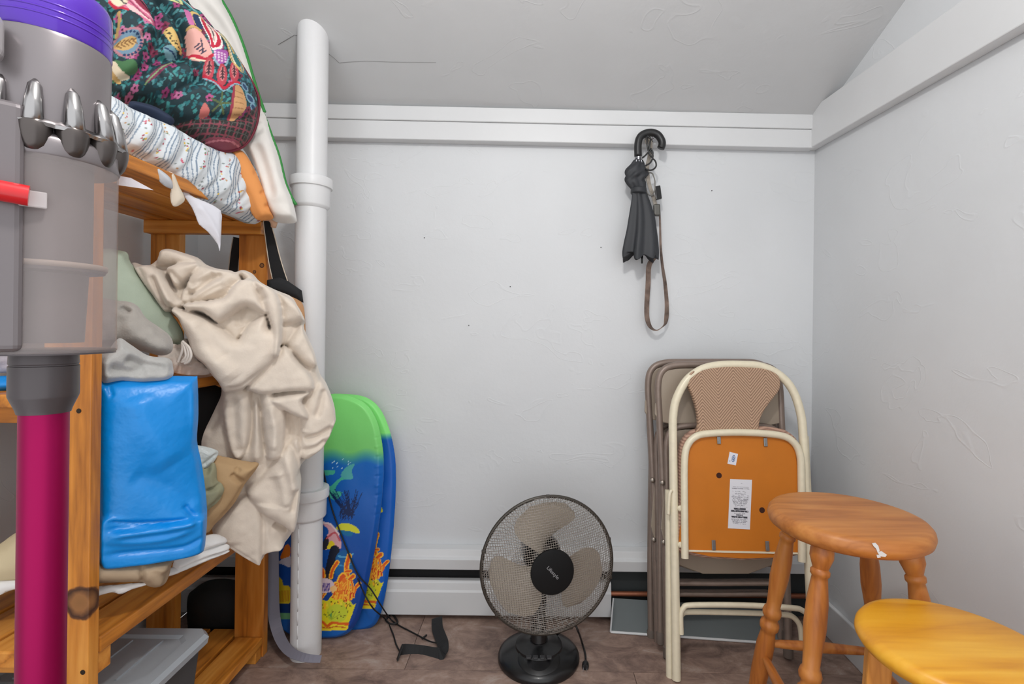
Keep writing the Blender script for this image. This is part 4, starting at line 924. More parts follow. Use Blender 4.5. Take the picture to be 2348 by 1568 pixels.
lid = loft(MB(), [ring(*bx, zl - .012), ring(bx[0] - .002, bx[1] + .002, bx[2] - .002, bx[3] + .002, zl + .002), ring(bx[0] + .004, bx[1] - .004, bx[2] + .004, bx[3] - .004, zl + .012), ring(bx[0] + .03, bx[1] - .03, bx[2] + .03, bx[3] - .03, zl + .012), ring(bx[0] + .036, bx[1] - .036, bx[2] + .036, bx[3] - .036, zl + .006)]).build('lid', clear_mat('clear_lid', (186, 192, 198), 0.25, 0.25, (200, 205, 210)), boxr)
for i in range(4):
    x = bx[0] + .07 + i * .07
    MB().box(x, x + .004, bx[2] + .045, bx[3] - .045, zl + .006, zl + .0095).build('rib', MATS['clear_lid'], lid)
o = soft('black_bag', Pl(W(510, 1410, 1.625), 10), [(430, 1370), (446, 1350), (470, 1334), (505, 1328), (545, 1334), (575, 1350), (590, 1375), (592, 1430), (585, 1466), (440, 1466), (432, 1430)], M('black_fabric_bag', (16, 16, 17), 0.7, bump=(50, .3, .004)), res=.005, T=.06, R=.09, B=.05, bottom=.002)
tag(o, 'round black bag on the floor behind the far shelf post and storage box', 'bag')

# ================================================================== BODYBOARDS
def floor_pt(x, y, z=0.004):
    lo, hi = 0.5, 3.0
    for _ in range(50):
        m = (lo + hi) / 2
        if W(x, y, m).z > z: lo = m
        else: hi = m
    return W(x, y, lo)
blue, blue2, green, yel, org, red, tea = (10, 92, 182), (4, 60, 140), (140, 236, 130), (240, 214, 40), (240, 130, 30), (206, 52, 26), (70, 180, 150)
def coral(p, k, dx=0, dy=0, side=0):
    K = lambda pts: [(x + dx, y + dy) for x, y in k(pts)]
    P, S = (lambda a, c: p.poly(K(a), c)), (lambda a, w, c: p.stroke(K(a), w, c))
    for (ln, wd) in (([(860, 780), (850, 680), (880, 570)], 12), ([(850, 900), (880, 830), (920, 790)], 12), ([(900, 960), (930, 930), (985, 870)], 9), ([(760, 900), (800, 800), (820, 790)], 16), ([(680, 800), (700, 720), (750, 640)], 10), ([(600, 800), (600, 760), (590, 720)], 9), ([(840, 740), (890, 735)], 8), ([(720, 950), (740, 880)], 14)):
        S(ln, wd, (252, 190, 50)); S(ln, wd * .55, (226, 88, 24))
    P([(720, 990), (780, 860), (830, 800), (860, 850), (900, 900), (960, 920), (930, 1000), (880, 1060), (780, 1070)], (236, 116, 30))
    P([(810, 960), (860, 930), (910, 930), (920, 980), (880, 1050), (850, 1060)], red)
    for a in range(6): S([(740 + a * 32, 1040), (760 + a * 30, 960 + (a % 2) * 30)], 4, (252, 180, 50))
    rc = np.random.default_rng(6)
    for q in range(16):
        x0, y0 = rc.uniform(560, 930), rc.uniform(900, 1080); L = rc.uniform(50, 120); a = rc.uniform(-.5, .6)
        ln = [(x0, y0), (x0 + L * .5 * math.sin(a), y0 - L * .5), (x0 + L * math.sin(a * 1.6), y0 - L)]
        S(ln, 6.5, (252, 196, 60)); S(ln, 3.6, [(232, 96, 26), (214, 60, 26), (244, 140, 36)][q % 3])
    P([(550, 1100), (590, 1045), (640, 1060), (680, 1015), (730, 1050), (790, 1030), (830, 1075), (880, 1060), (920, 1100), (950, 1085), (925, 1150), (910, 1200), (885, 1260), (860, 1300), (700, 1320), (550, 1280)], (226, 214, 34))
    for q in range(14): S([(560 + q * 26, 1110 + (q % 3) * 14), (566 + q * 25, 1060 + (q % 4) * 12)], 4, [(240, 220, 60), (206, 206, 50), (250, 190, 40)][q % 3])
    P([(640, 1150), (740, 1090), (860, 1150), (820, 1270), (680, 1280)], (196, 206, 50))
    P([(550, 1290), (620, 1290), (680, 1290), (760, 1285), (860, 1300), (830, 1380), (550, 1370)], yel)
    S([(550, 1275), (600, 1290), (640, 1330), (700, 1290), (780, 1300), (860, 1305)], 6, (222, 96, 26)); S([(550, 1330), (640, 1350), (740, 1330), (840, 1345)], 2.5, (200, 90, 30))
    rg = np.random.default_rng(3)
    for q in range(26): p.ell(*K([(rg.uniform(560, 900), rg.uniform(1050, 1260))])[0], 2.2, 1.2, (90, 70, 20), rg.uniform(0, 180))
    P([(675, 1200), (690, 1180), (698, 1220), (685, 1255), (672, 1230)], (60, 150, 90))
    for q in range(5): S([(690, 1255), (600 + q * 45, 1150 + abs(q - 2) * 25)], 1.5, (150, 170, 40))
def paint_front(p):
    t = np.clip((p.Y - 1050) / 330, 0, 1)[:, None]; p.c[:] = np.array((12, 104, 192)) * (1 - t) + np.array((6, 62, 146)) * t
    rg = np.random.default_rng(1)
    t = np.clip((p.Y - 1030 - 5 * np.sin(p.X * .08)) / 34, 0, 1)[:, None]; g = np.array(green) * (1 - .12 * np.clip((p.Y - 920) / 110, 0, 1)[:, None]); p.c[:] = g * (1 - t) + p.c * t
    Q = kQ; P, S = p.poly, p.stroke
    for q in range(12): p.ell(*Q([(rg.uniform(440, 570), rg.uniform(420, 470))])[0], 2.4, .9, (190, 226, 240), 120)
    # dolphin-like swimmer, sea fan, fishes
    P(Q([(400, 520), (440, 560), (480, 530), (520, 500), (545, 520), (500, 530), (470, 580), (510, 590), (470, 630), (430, 600), (400, 590)]), tea); P(Q([(500, 500), (530, 460), (570, 445), (555, 480), (560, 520), (520, 520)]), (80, 170, 170)); P(Q([(410, 480), (470, 480), (460, 500), (410, 500)]), tea)
    for q in range(46):
        a = rg.uniform(-1.5, .6); L = rg.uniform(50, 130); x0, y0 = 540, 720
        S(Q([(x0 + rg.uniform(-50, 30), y0 + rg.uniform(-30, 10)), (x0 + L * .6 * math.sin(a) + 10, y0 - L * .7), (x0 + L * math.sin(a) + 10, y0 - L * 1.15)]), 1.6, (6, 36, 84))
    P(Q([(475, 770), (500, 745), (540, 745), (580, 765), (593, 795), (540, 785), (500, 780)]), (214, 214, 50)); P(Q([(500, 780), (560, 788), (550, 810), (510, 800)]), (10, 110, 160))
    P(Q([(400, 870), (420, 820), (440, 780), (400, 740), (440, 745), (480, 790), (500, 830), (500, 870), (470, 860), (440, 875)]), (226, 170, 176)); P(Q([(400, 870), (425, 810), (440, 830), (430, 872)]), (40, 40, 50)); P(Q([(430, 872), (450, 830), (470, 850), (460, 870)]), yel); S(Q([(400, 740), (450, 750), (490, 800)]), 4, (240, 220, 220)); S(Q([(430, 820), (470, 790), (495, 830)]), 4, (206, 90, 100))
    S(Q([(470, 880), (450, 960), (440, 1010)]), 22, (16, 24, 44)); P(Q([(490, 890), (540, 880), (560, 930), (550, 1000), (480, 1010), (470, 940)]), (10, 96, 160)); S(Q([(490, 910), (530, 915), (560, 900)]), 4, (90, 170, 210)); S(Q([(480, 950), (520, 960), (550, 950)]), 3, (60, 150, 200))
    coral(p, kS)
    P(kS([(560, 830), (640, 815), (700, 850), (715, 900), (680, 960), (600, 970), (556, 960)]), (226, 206, 214))
    for q in range(7): S(kS([(585 + q * 14, 870), (578 + q * 13, 950)]), 2, (110, 90, 160))
    P(kS([(670, 920), (720, 890), (750, 920), (700, 970)]), (250, 200, 130))
    # left of the pipe
    P(kS([(110, 640), (170, 600), (245, 570), (245, 690), (180, 670)]), (206, 196, 206)); P(kS([(135, 600), (170, 500), (200, 450), (240, 460), (245, 560), (190, 590)]), (226, 120, 30)); P(kS([(85, 790), (150, 830), (170, 890), (240, 910), (240, 1080), (90, 1080), (100, 1000)]), (222, 190, 30))
    for q in range(8): S(kS([(110 + q * 17, 950), (105 + q * 17, 1060)]), 2, (200, 120, 20))
    p.mask((p.Y > 1378) & (p.X < 690) & (p.Y < 1400), (6, 50, 110)); p.mask((p.Y > 1400) & (p.X < 690) & (p.Y < 1414), (110, 170, 120))
    low = p.Y > 1440 - 0.02 * (p.X - 740) ; p.mask(low & (p.X > 690), (8, 92, 176)); p.mask((p.Y > 1414) & (p.X <= 690), (8, 92, 176))
def paint_rear(p):
    p.fill((8, 92, 184)); t = np.clip((p.Y - 992) / 16, 0, 1)[:, None]; p.c[:] = np.array((140, 236, 130)) * (1 - t) + p.c * t
    P = p.poly; P(kS([(1170, 60), (1210, 45), (1240, 90), (1200, 115), (1170, 105)]), (206, 206, 60))
    coral(p, kS, 62, -48); coral(p, kS, 30, -46)
    p.mask(p.Y > 1392, (8, 92, 176))
m_board = print_mat('board_print', 0.42, bump=(55, .15, .003))
plF = Pl(W(755, 1463, 1.613), 0, 5.0)
outF = [(755, 903), (800, 907), (840, 927), (863, 963), (875, 1010), (880, 1060), (878, 1120), (868, 1210), (850, 1310), (832, 1390), (815, 1432), (790, 1456), (745, 1464), (690, 1461), (655, 1449), (638, 1420), (632, 1360), (628, 1250), (630, 1150), (636, 1060), (650, 980), (680, 925), (715, 907)]
bf = thing('bodyboard', tuple(plF.P0), 'front bodyboard with green top and coral reef print, leaning behind the pipe', 'bodyboard', 'bodyboards behind the pipe')
wr = [([(878, 1000 + i * 22), (862, 1002 + i * 22)], .004, (-.002, .0015)[i % 2]) for i in range(14)]
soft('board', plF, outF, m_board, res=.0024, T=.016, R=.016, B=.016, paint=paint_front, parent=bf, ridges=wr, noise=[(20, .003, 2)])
m_cord = M('black_cord', (20, 19, 19), 0.6)
P = [plF.px([q], .022)[0] for q in ((742, 1046), (752, 1095), (770, 1170), (800, 1250), (826, 1310))]
P += [np.array(W(850, 1350, 1.62)), np.array(W(875, 1390, 1.63)), np.array(floor_pt(894, 1417, .012)), np.array(floor_pt(912, 1432)), np.array(floor_pt(950, 1452)), np.array(floor_pt(985, 1470, .008)), np.array(floor_pt(1005, 1474, .012))]
cord = MB().tube(smooth_path(P, 5), .0023, 8).build('leash_cord', m_cord, bf, smooth=True)
P = [plF.px([(826, 1320)], .022)[0], np.array(W(836, 1362, 1.615)), np.array(W(856, 1395, 1.615)), np.array(floor_pt(884, 1420, .004)), np.array(floor_pt(900, 1450)), np.array(floor_pt(908, 1476)), np.array(floor_pt(916, 1492))]
MB().tube(smooth_path(P, 5), .0023, 8).build('leash_cord', m_cord, bf, smooth=True)
mb = MB(); mb.tube(smooth_path([np.array(floor_pt(x, y, .008)) for x, y in ((885, 1420), (897, 1408), (908, 1418), (911, 1428), (895, 1430), (884, 1421))], 4), .003, 8)
mb.build('knot', m_cord, cord, smooth=True)
MB().tube([np.array(floor_pt(x, y, .008)) for x, y in ((968, 1464), (978, 1456))], .003, 8).build('cord_end', m_cord, cord, smooth=True)
m_web = M('black_webbing', (34, 34, 35), 0.8)
P = [np.array(floor_pt(x, y, z)) for x, y, z in ((1002, 1416, .022), (1003, 1440, .014), (1010, 1460, .016), (1016, 1478, .022), (1014, 1496, .012), (1000, 1500, .006), (960, 1494, .004), (920, 1492, .010), (917, 1500, .02))]
MB().ribbon(smooth_path(P, 4), np.stack([np.linspace(1, .2, 33), np.linspace(.1, .6, 33), np.linspace(.25, .8, 33)], 1), .036, .003).build('wrist_strap', m_web, bf)
plG = Pl(W(800, 1448, 1.668), 0, 4.4)
outG = [(790, 903), (840, 911), (872, 938), (893, 985), (905, 1040), (908, 1090), (906, 1160), (898, 1260), (886, 1350), (870, 1415), (848, 1440), (800, 1448), (740, 1448), (700, 1435), (688, 1350), (684, 1200), (688, 1050), (706, 950), (744, 908)]
bg_ = thing('bodyboard', tuple(plG.P0), 'rear bodyboard, half hidden behind the front one, touching the wall', 'bodyboard', 'bodyboards behind the pipe')
soft('board', plG, outG, m_board, res=.0026, T=.012, R=.014, B=.012, paint=paint_rear, parent=bg_, noise=[(20, .003, 4)])

# ================================================================== UMBRELLA AND DOG LEASH ON THE RAIL
hk = W(1493, 322, 1.74)
hook = thing('coat_hook', (hk.x, 1.738, hk.z), 'small chrome hook screwed to the back rail holding the umbrella', 'hook')
chrome = M('chrome', (200, 200, 205), 0.18, 1.0)
MB().tube(smooth_path([(hk.x, 1.738, hk.z), (hk.x, 1.728, hk.z - .004), (hk.x, 1.715, hk.z - .006), (hk.x, 1.708, hk.z + .004), (hk.x, 1.711, hk.z + .014)], 4), .0028, 8).build('hook_arm', chrome, hook, smooth=True)
MB().lathe([(.009, 0), (.009, .003), (.006, .005)], (hk.x, 1.738, hk.z), (0, -1, 0), 16).build('hook_plate', chrome, hook, smooth=True, auto=40)
du = 1.705
ut = W(1464, 360, du)
umb = thing('umbrella', tuple(W(1470, 590, du)), 'folded black umbrella hanging by its crook handle from the back rail', 'umbrella')
hp = [W(x, y, du) for x, y in smooth_path([(1463, 358), (1463, 330), (1468, 314), (1480, 306), (1494, 304), (1508, 309), (1517, 322), (1518, 332), (1515, 340)], 5)]
MB().tube(hp, .0128, 14).build('handle', M('black_rubber', (30, 30, 31), 0.38), umb, smooth=True)
MB().lathe([(.008, -.03), (.008, 0)], (ut.x, ut.y, ut.z), seg=12).build('collar', chrome, umb, smooth=True, auto=40)
mb = MB()
for a in range(8):
    c, s = math.cos(a * PI / 4), math.sin(a * PI / 4)
    mb.tube([(ut.x + .008 * c, ut.y + .008 * s, ut.z - .003), (ut.x + .014 * c, ut.y + .014 * s, ut.z - .022)], .0016, 6)
mb.build('rib_tips', chrome, umb, smooth=True)
secs = [(366, 1464, 9), (378, 1461, 17), (390, 1459, 23), (402, 1458, 25), (412, 1455, 21), (422, 1458, 21), (434, 1463, 16), (446, 1466, 17), (470, 1469, 22), (500, 1471, 28), (530, 1471, 32), (556, 1470, 36), (578, 1469, 38), (590, 1469, 37)]
S = smooth_path(secs, 4); seg = 72; vs = []
for i, (y, cx, hw) in enumerate(S):
    c = W(cx, y, du); t = i / (len(S) - 1); r0 = hw / F * du
    for j in range(seg):
        a = 2 * PI * j / seg
        fold = 1 + (.05 + .16 * max(0, t - .2)) * math.sin(7 * a + 2.4 * t) + .07 * math.sin(3 * a + 5 * t)
        if t < .35: fold += .10 * math.sin(5 * a + t * 40)
        z = c.z - (.010 * (math.sin(7 * a + 2.4 * t) + .6 * math.sin(3 * a)) if i > len(S) - 4 else 0)
        vs.append((c.x + r0 * fold * math.cos(a), c.y + .62 * r0 * fold * math.sin(a), z))
nr = len(S); fs = [(i * seg + j, i * seg + (j + 1) % seg, (i + 1) * seg + (j + 1) % seg, (i + 1) * seg + j) for i in range(nr - 1) for j in range(seg)]
b = len(vs)
for i, sc in ((nr - 1, .9), (nr - 2, .75), (nr - 6, .5)):  # the hem turns in
    c = W(S[i][1], S[i][0], du)
    for j in range(seg):
        p = vs[i * seg + j]; vs.append((c.x + (p[0] - c.x) * sc, c.y + (p[1] - c.y) * sc, p[2] + .003))
for q in range(3):
    o0 = (nr - 1) * seg if q == 0 else b + (q - 1) * seg
    fs += [(o0 + j, o0 + (j + 1) % seg, b + q * seg + (j + 1) % seg, b + q * seg + j) for j in range(seg)]
fs += [tuple(b + 2 * seg + j for j in range(seg)), tuple(range(seg))[::-1]]
MB().add(vs, fs).build('canopy', M('black_nylon', (46, 48, 52), 0.6, bump=(40, .3, .003)), umb, smooth=True)
st = [W(S[i][1], S[i][0], du) for i in (26, 28)]
c = W(1464, 438, du); MB().lathe([(.026, 0), (.0265, .004), (.0265, .014), (.026, .018)], (c.x, c.y, c.z - .009), (0.05, 0, 1), 32).build('tie_strap', M('black_nylon2', (44, 46, 50), 0.6), umb, smooth=True)
MB().lathe([(.003, 0), (.004, .03)], tuple(W(1472, 604, du)), seg=10).build('tip', m_black, umb, smooth=True)

dl = 1.74
leash = thing('dog_leash', tuple(W(1506, 757, dl)), 'camouflage webbing dog leash with metal clips hanging beside the umbrella', 'leash')
camo = M('camo_web', (118, 100, 90), 0.8, var=(28, .6), bump=(400, .3, .001))
Lp = smooth_path([(1500, 590), (1488, 610), (1486, 650), (1483, 700), (1484, 730), (1492, 750), (1506, 757), (1520, 748), (1527, 735), (1529, 700), (1525, 650), (1519, 610), (1515, 570), (1514, 540), (1513, 500), (1512, 470)], 5)
wds = np.interp(np.arange(len(Lp)), [0, 20, 30, 40, 60, 75], [.018, .020, .018, .021, .012, .008])
wv = np.stack([np.interp(np.arange(len(Lp)), [0, 22, 32, 42, 75], [1, .8, .3, .8, .6]), np.interp(np.arange(len(Lp)), [0, 22, 32, 42, 75], [.2, .5, 1, .5, .8]), np.zeros(len(Lp)) + .1], 1)
MB().ribbon([W(x, y, dl) for x, y in Lp], wv, wds, .0022).build('strap', camo, leash)
P = smooth_path([(1486, 330), (1482, 322), (1488, 316), (1492, 330), (1489, 360), (1484, 385), (1488, 420), (1497, 448), (1504, 474), (1505, 490)], 5)
MB().ribbon([W(x, y, dl - .02) for x, y in P], (1, .3, 0), .014, .002).build('strap', M('grey_web', (150, 142, 132), .6, var=(60, .3)), leash)
mb = MB()
for ln in ([(1494, 322), (1484, 312), (1484, 330), (1488, 350), (1494, 360), (1497, 350), (1492, 340)], [(1495, 362), (1503, 370), (1504, 382), (1494, 390), (1482, 388), (1476, 380)], [(1486, 350), (1478, 358), (1473, 362)], [(1492, 320), (1489, 340), (1497, 356), (1492, 372), (1480, 380)]):
    mb.tube([W(x, y, dl - .045) for x, y in smooth_path(ln, 5)], .0028, 8)
mb.build('clip', m_black, leash, smooth=True)
mb = MB(); mb.tube([W(x, y, dl - .03) for x, y in smooth_path([(1484, 400), (1480, 425), (1486, 445), (1498, 446), (1502, 420), (1496, 398)], 5, True)], .0022, 8, closed=True)
mb.build('ring', M('dull_steel', (120, 118, 114), .4, .8), leash, smooth=True)
MB().obox(W(1509, 442, dl - .027), (.010, .002, .003), (-.003, .001, .023), (0, .005, 0)).build('tag', m_black, leash, bevel=.002)
MB().obox(W(1506, 482, dl - .018), (.011, 0, 0), (-.001, 0, .020), (0, .010, 0)).build('buckle', M('gunmetal', (96, 94, 90), .3, .9), leash, bevel=.004)

# ================================================================== FOLDING CHAIRS
def on(pl, px, h=0.0, n=5): return pl.px(smooth_path(px, n), h)
def rubber_foot(pl, px, h, r, mat, parent):
    p = pl.px([px], h)[0]; mb = MB(); mb.lathe([(r * .8, -.004), (r * 1.25, 0), (r * 1.3, .03), (r, .034)], p - pl.v * 0.0, pl.v, 16)
    mb.build('foot_cap', mat, parent, smooth=True, auto=40)
taupe = M('taupe_enamel', (136, 120, 110), 0.38, 0.25, var=(40, .08)); taupe_p = M('taupe_sheet', (156, 142, 126), 0.45, 0.1)
rubber = M('taupe_rubber', (104, 92, 84), 0.7)
def brown_chair(P0, el, label, dx, dy, sx):
    pl = Pl(P0, 0, el)
    ch = thing('folding_chair', P0, label, 'chair', 'brown folding chairs against the wall')
    T = lambda pts: [(1650 + (x - 1650) * sx + dx, y + dy) for x, y in pts]
    MB().tube(on(pl, T([(1531, 1508), (1526, 1300), (1519, 1100), (1512, 960), (1509, 885), (1518, 852), (1545, 838), (1600, 836), (1700, 836), (1750, 838), (1777, 852), (1787, 885), (1791, 960), (1797, 1100), (1803, 1300), (1808, 1508)])), .0112, 12).build('back_frame', taupe, ch, smooth=True, auto=50)
    for px in ((1531, 1506), (1808, 1506)): rubber_foot(pl, T([px])[0], 0, .0112, rubber, ch)
    # rear legs, folded flat behind the frame
    for x0, x1 in ((1521, 1518), (1797, 1812)):
        MB().tube(on(pl, T([(x0, 1060), (x1, 1300), (x1 + 2, 1484)]), -.026), .0105, 12).build('leg', taupe, ch, smooth=True, auto=50)
        rubber_foot(pl, T([(x1 + 2, 1484)])[0], -.026, .0105, rubber, ch)
    for y, h in ((1300, -.026), (1338, .0), (1370, -.026)):
        MB().tube(on(pl, T([(1524, y + 30), (1527, y + 8), (1540, y), (1650, y), (1780, y), (1796, y + 8), (1802, y + 34)]), h, 4), .0072, 10).build('crossbar', taupe, ch, smooth=True, auto=50)
    pan = smooth_path([(1511, 966), (1511, 885), (1520, 858), (1548, 846), (1650, 845), (1750, 846), (1776, 860), (1785, 890), (1788, 970), (1650, 968)], 4, True)
    MB().prism(pl, pl.uv(T(pan)), -.006, .006).build('back_panel', taupe_p, ch, bevel=.003)
    seat = smooth_path([(1533, 1284), (1531, 1030), (1540, 996), (1570, 984), (1740, 984), (1774, 996), (1784, 1030), (1788, 1284)], 3, True)
    MB().prism(pl, pl.uv(T(seat)), .008, .014).build('seat', taupe_p, ch, bevel=.002)
    MB().tube(on(pl, T([(1529, 1286), (1527, 1100), (1526, 1020), (1536, 988), (1568, 976), (1650, 975), (1742, 976), (1776, 988), (1788, 1020), (1792, 1286)]), .012), .0095, 10).build('seat_frame', taupe, ch, smooth=True, auto=50)
    for px in ((1517, 1105), (1520, 1240), (1795, 1105)):
        MB().lathe([(.008, 0), (.008, .008), (.004, .011)], pl.px([T([px])[0]], .010)[0], pl.n, 12).build('rivet', M('rivet', (150, 140, 130), .35, .8), ch, smooth=True, auto=40)
brown_chair((.62, 1.615, 0), 5.0, 'rearmost brown metal folding chair, leaning flat on the back wall', -20, -6, 1.02)
brown_chair((.62, 1.53, 0), 7.4, 'middle brown metal folding chair, sandwiched behind the cream chair', 0, 0, 1.0)

plC = Pl((.62, 1.436, 0), 0, 9.2)
cc = thing('folding_chair', (.62, 1.436, 0), 'cream tubular folding chair with tweed backrest, front of the folded stack', 'chair')
cream = M('cream_enamel', (230, 220, 194), 0.35, 0.05, var=(60, .04)); hb = M('hardboard', (198, 114, 14), 0.6, var=(9, .06), bump=(200, .1, .001))
tweed = tweed_mat('tweed', (138, 110, 90), (190, 158, 132)); tw2 = tweed_mat('tweed_pink', (150, 116, 100), (188, 152, 132), .2)
MB().tube(on(plC, [(1551, 1558), (1549, 1400), (1546, 1200), (1543, 1000), (1544, 950), (1552, 912), (1575, 871), (1610, 846), (1650, 837), (1700, 836), (1745, 840), (1785, 858), (1816, 892), (1835, 945), (1842, 1010), (1850, 1200), (1860, 1400), (1868, 1558)]), .0128, 14).build('back_frame', cream, cc, smooth=True, auto=50)
for pts in ([(1537, 1125), (1538, 1300), (1539, 1480), (1540, 1560)], [(1852, 1000), (1862, 1200), (1872, 1400), (1880, 1562)]):
    MB().tube(on(plC, pts, -.018), .0115, 12).build('leg', cream, cc, smooth=True, auto=50)
MB().tube(on(plC, [(1567, 1276), (1566, 1150), (1566, 1060), (1572, 1022), (1592, 1000), (1625, 993), (1700, 991), (1780, 997), (1812, 1012), (1828, 1042), (1831, 1100), (1832, 1284)], .016), .0108, 12).build('seat_frame', cream, cc, smooth=True, auto=50)
sp = smooth_path([(1573, 1262), (1573, 1150), (1574, 1060), (1582, 1022), (1606, 1002), (1700, 999), (1790, 1005), (1814, 1022), (1823, 1055), (1825, 1150), (1826, 1266)], 4, True)
MB().prism(plC, plC.uv(sp), .004, .010).build('seat_board', hb, cc, bevel=.001)
cush = smooth_path([(1560, 1268), (1558, 1150), (1557, 1060), (1564, 1012), (1590, 986), (1640, 977), (1700, 975), (1770, 979), (1812, 992), (1834, 1030), (1836, 1150), (1838, 1272)], 4, True)
MB().prism(plC, plC.uv(cush), -.03, .004).build('seat_cushion', tw2, cc, bevel=.010, segs=3)
MB().prism(plC, plC.uv([(1572, 1258), (1826, 1264), (1826, 1268), (1572, 1262)]), .006, .013).build('seat_lip', cream, cc)
bk = smooth_path(kC([(275, 135), (290, 110), (330, 94), (410, 86), (480, 84), (560, 87), (640, 94), (688, 115), (706, 150), (700, 195), (662, 245), (622, 305), (606, 362), (602, 400), (330, 400), (325, 355), (318, 290), (300, 225), (280, 178)]), 3, True)
MB().prism(plC, plC.uv(bk), -.012, .012).build('backrest', tweed, cc, bevel=.006, segs=3)
for pts in ([(1561, 1452), (1560, 1410), (1566, 1393), (1585, 1386), (1700, 1386), (1810, 1392), (1838, 1398), (1855, 1416), (1862, 1450)], [(1562, 1424), (1570, 1413), (1590, 1409), (1700, 1411), (1800, 1415), (1828, 1422), (1843, 1445), (1847, 1490)]):
    MB().tube(on(plC, pts, .004 if pts[0][1] > 1440 else -.02), .0078, 10).build('crossbar', cream, cc, smooth=True, auto=50)
steel = M('zinc', (150, 150, 150), .35, .9)
for (x, y, l) in ((1645, 1009, .011), (1751, 1013, .013), (1633, 1247, .014), (1755, 1249, .014)):
    c = plC.px([(x, y)], .013)[0]
    tb = MB().obox(c, plC.u * .0055, plC.v * l, plC.n * .0015).build('bracket', steel, cc, bevel=.001)
    MB().lathe([(.003, 0), (.003, .002)], c + plC.n * .0015 - plC.v * l * .5, plC.n, 10).build('bolt', steel, tb)
for (x, y) in ((1646, 1089), (1744, 1168)):
    c = plC.px([(x, y)], .0101)[0]; MB().lathe([(.0085, 0), (.0078, .0006)], c, plC.n, 18).build('hole', M('hole', (60, 26, 12), .9), cc)
for (x, y) in ((1558, 1164), (1559, 1247)): MB().lathe([(.008, 0), (.009, .006), (.005, .010)], plC.px([(x, y)], .004)[0], plC.n, 12).build('rivet', cream, cc, smooth=True, auto=40)
MB().tube(on(plC, [(1538, 1122), (1533, 1132), (1531, 1160), (1530, 1178)], .012), .005, 8).build('latch', cream, cc, smooth=True)
rgl = np.random.default_rng(5)
def lab(s, t):
    c = np.tile(np.array([222, 222, 228.0]), (len(s), 1))
    rows = [(.08, .004, .1, .5), (.155, .008, .7, .8), (.185, .010, .8, .8), (.255, .008, .8, .25), (.30, .008, .5, .7), (.33, .008, .8, .55), (.36, .008, .8, .7), (.40, .008, .7, .7), (.43, .008, .7, .7), (.455, .008, .65, .7), (.48, .008, .6, .7), (.505, .008, .6, .6), (.53, .008, .5, .6), (.56, .008, .8, .5), (.60, .016, .55, .95), (.645, .018, .8, .95), (.69, .008, .5, .7), (.725, .016, .3, .9), (.765, .018, .75, .95), (.81, .008, .7, .7), (.84, .008, .7, .6), (.87, .008, .6, .7), (.9, .008, .6, .6)]
    for (y, h, wd, dn) in rows:
        m = (np.abs(t - y) < h) & (np.abs(s - .5) < wd / 2); k = rgl.random(len(s)) < dn
        dark = 60 if h > .012 else 140
        c[m & k] = (dark, dark, dark + 8)
    return c
pm = print_mat('paper_print', 0.7)
print_panel('paper_label', plC, [(1671, 1097), (1721, 1099), (1716, 1212), (1666, 1209)], .0102, .0108, 34, 110, lab, pm, cc)
def lab2(s, t):
    c = np.tile(np.array([224, 224, 232.0]), (len(s), 1)); e = ((s - .58) / .22) ** 2 + ((t - .48) / .30) ** 2
    c[(e < 1)] = (44, 84, 140); c[(e < .62) & (e > .40)] = (220, 226, 236); c[(np.abs(s - .58 + (t - .48) * .3) < .03) & (e < .45)] = (220, 226, 236)
    c[(np.abs(s - .2) < .04) & (np.abs(t - .74) < .06)] = (120, 130, 150); return c
print_panel('logo_sticker', plC, [(1670, 1035), (1689, 1040), (1684, 1066), (1665, 1062)], .0102, .0108, 26, 34, lab2, pm, cc)

# ================================================================== STOOLS
def turned(p0, p1, prof, seg=20):
    p0, p1 = np.array(p0), np.array(p1); L = np.linalg.norm(p1 - p0)
    return MB().lathe([(r, t * L) for t, r in prof], p0, p1 - p0, seg)
oak_c = [(154, 86, 32), (186, 112, 46), (202, 132, 62)]
sxc, syc, sz = .678, 1.085, .612
st1 = thing('wooden_stool', (sxc, syc, 0), 'brown oak stool with turned legs standing by the right wall', 'stool')
m_oz = wood('oak_leg', *oak_c, axis='Z', scale=1.2, rough=.42, coat=.1); m_ox = wood('oak_seat', (162, 96, 40), (186, 116, 54), (200, 132, 66), axis='X', scale=1.3, rough=.45, coat=.08)
R1 = .155
MB().lathe([(R1 - .028, sz - .04), (R1 - .012, sz - .038), (R1 - .003, sz - .031), (R1, sz - .02), (R1 - .002, sz - .010), (R1 - .008, sz - .003), (R1 - .018, sz), (.05, sz - .001), (.001, sz - .001)], (sxc, syc, 0), seg=72).build('seat', m_ox, st1, smooth=True, auto=50)
prof = [(0, .012), (.15, .0165), (.30, .0205), (.42, .0205), (.47, .017), (.485, .0165), (.495, .021), (.51, .022), (.522, .0205), (.53, .016), (.545, .016), (.552, .020), (.566, .0215), (.582, .019), (.59, .0155), (.64, .017), (.72, .021), (.80, .020), (.87, .0155), (.885, .0145), (.892, .018), (.905, .018), (.912, .0145), (.93, .018), (.95, .022), (.975, .0215), (1.0, .017)]
tops = [(-.07, .09), (-.09, -.07), (.07, -.09), (.09, .07)]; feet = []
for (ax, ay) in tops:
    f = (sxc + ax * 1.95, syc + ay * 1.85, 0); t = (sxc + ax, syc + ay, sz - .035); feet.append((np.array(f), np.array(t)))
    turned(f, t, prof, 24).build('leg', m_oz, st1, smooth=True, auto=50)
rung = [(0, .007), (.15, .0095), (.5, .0125), (.85, .0095), (1, .007)]
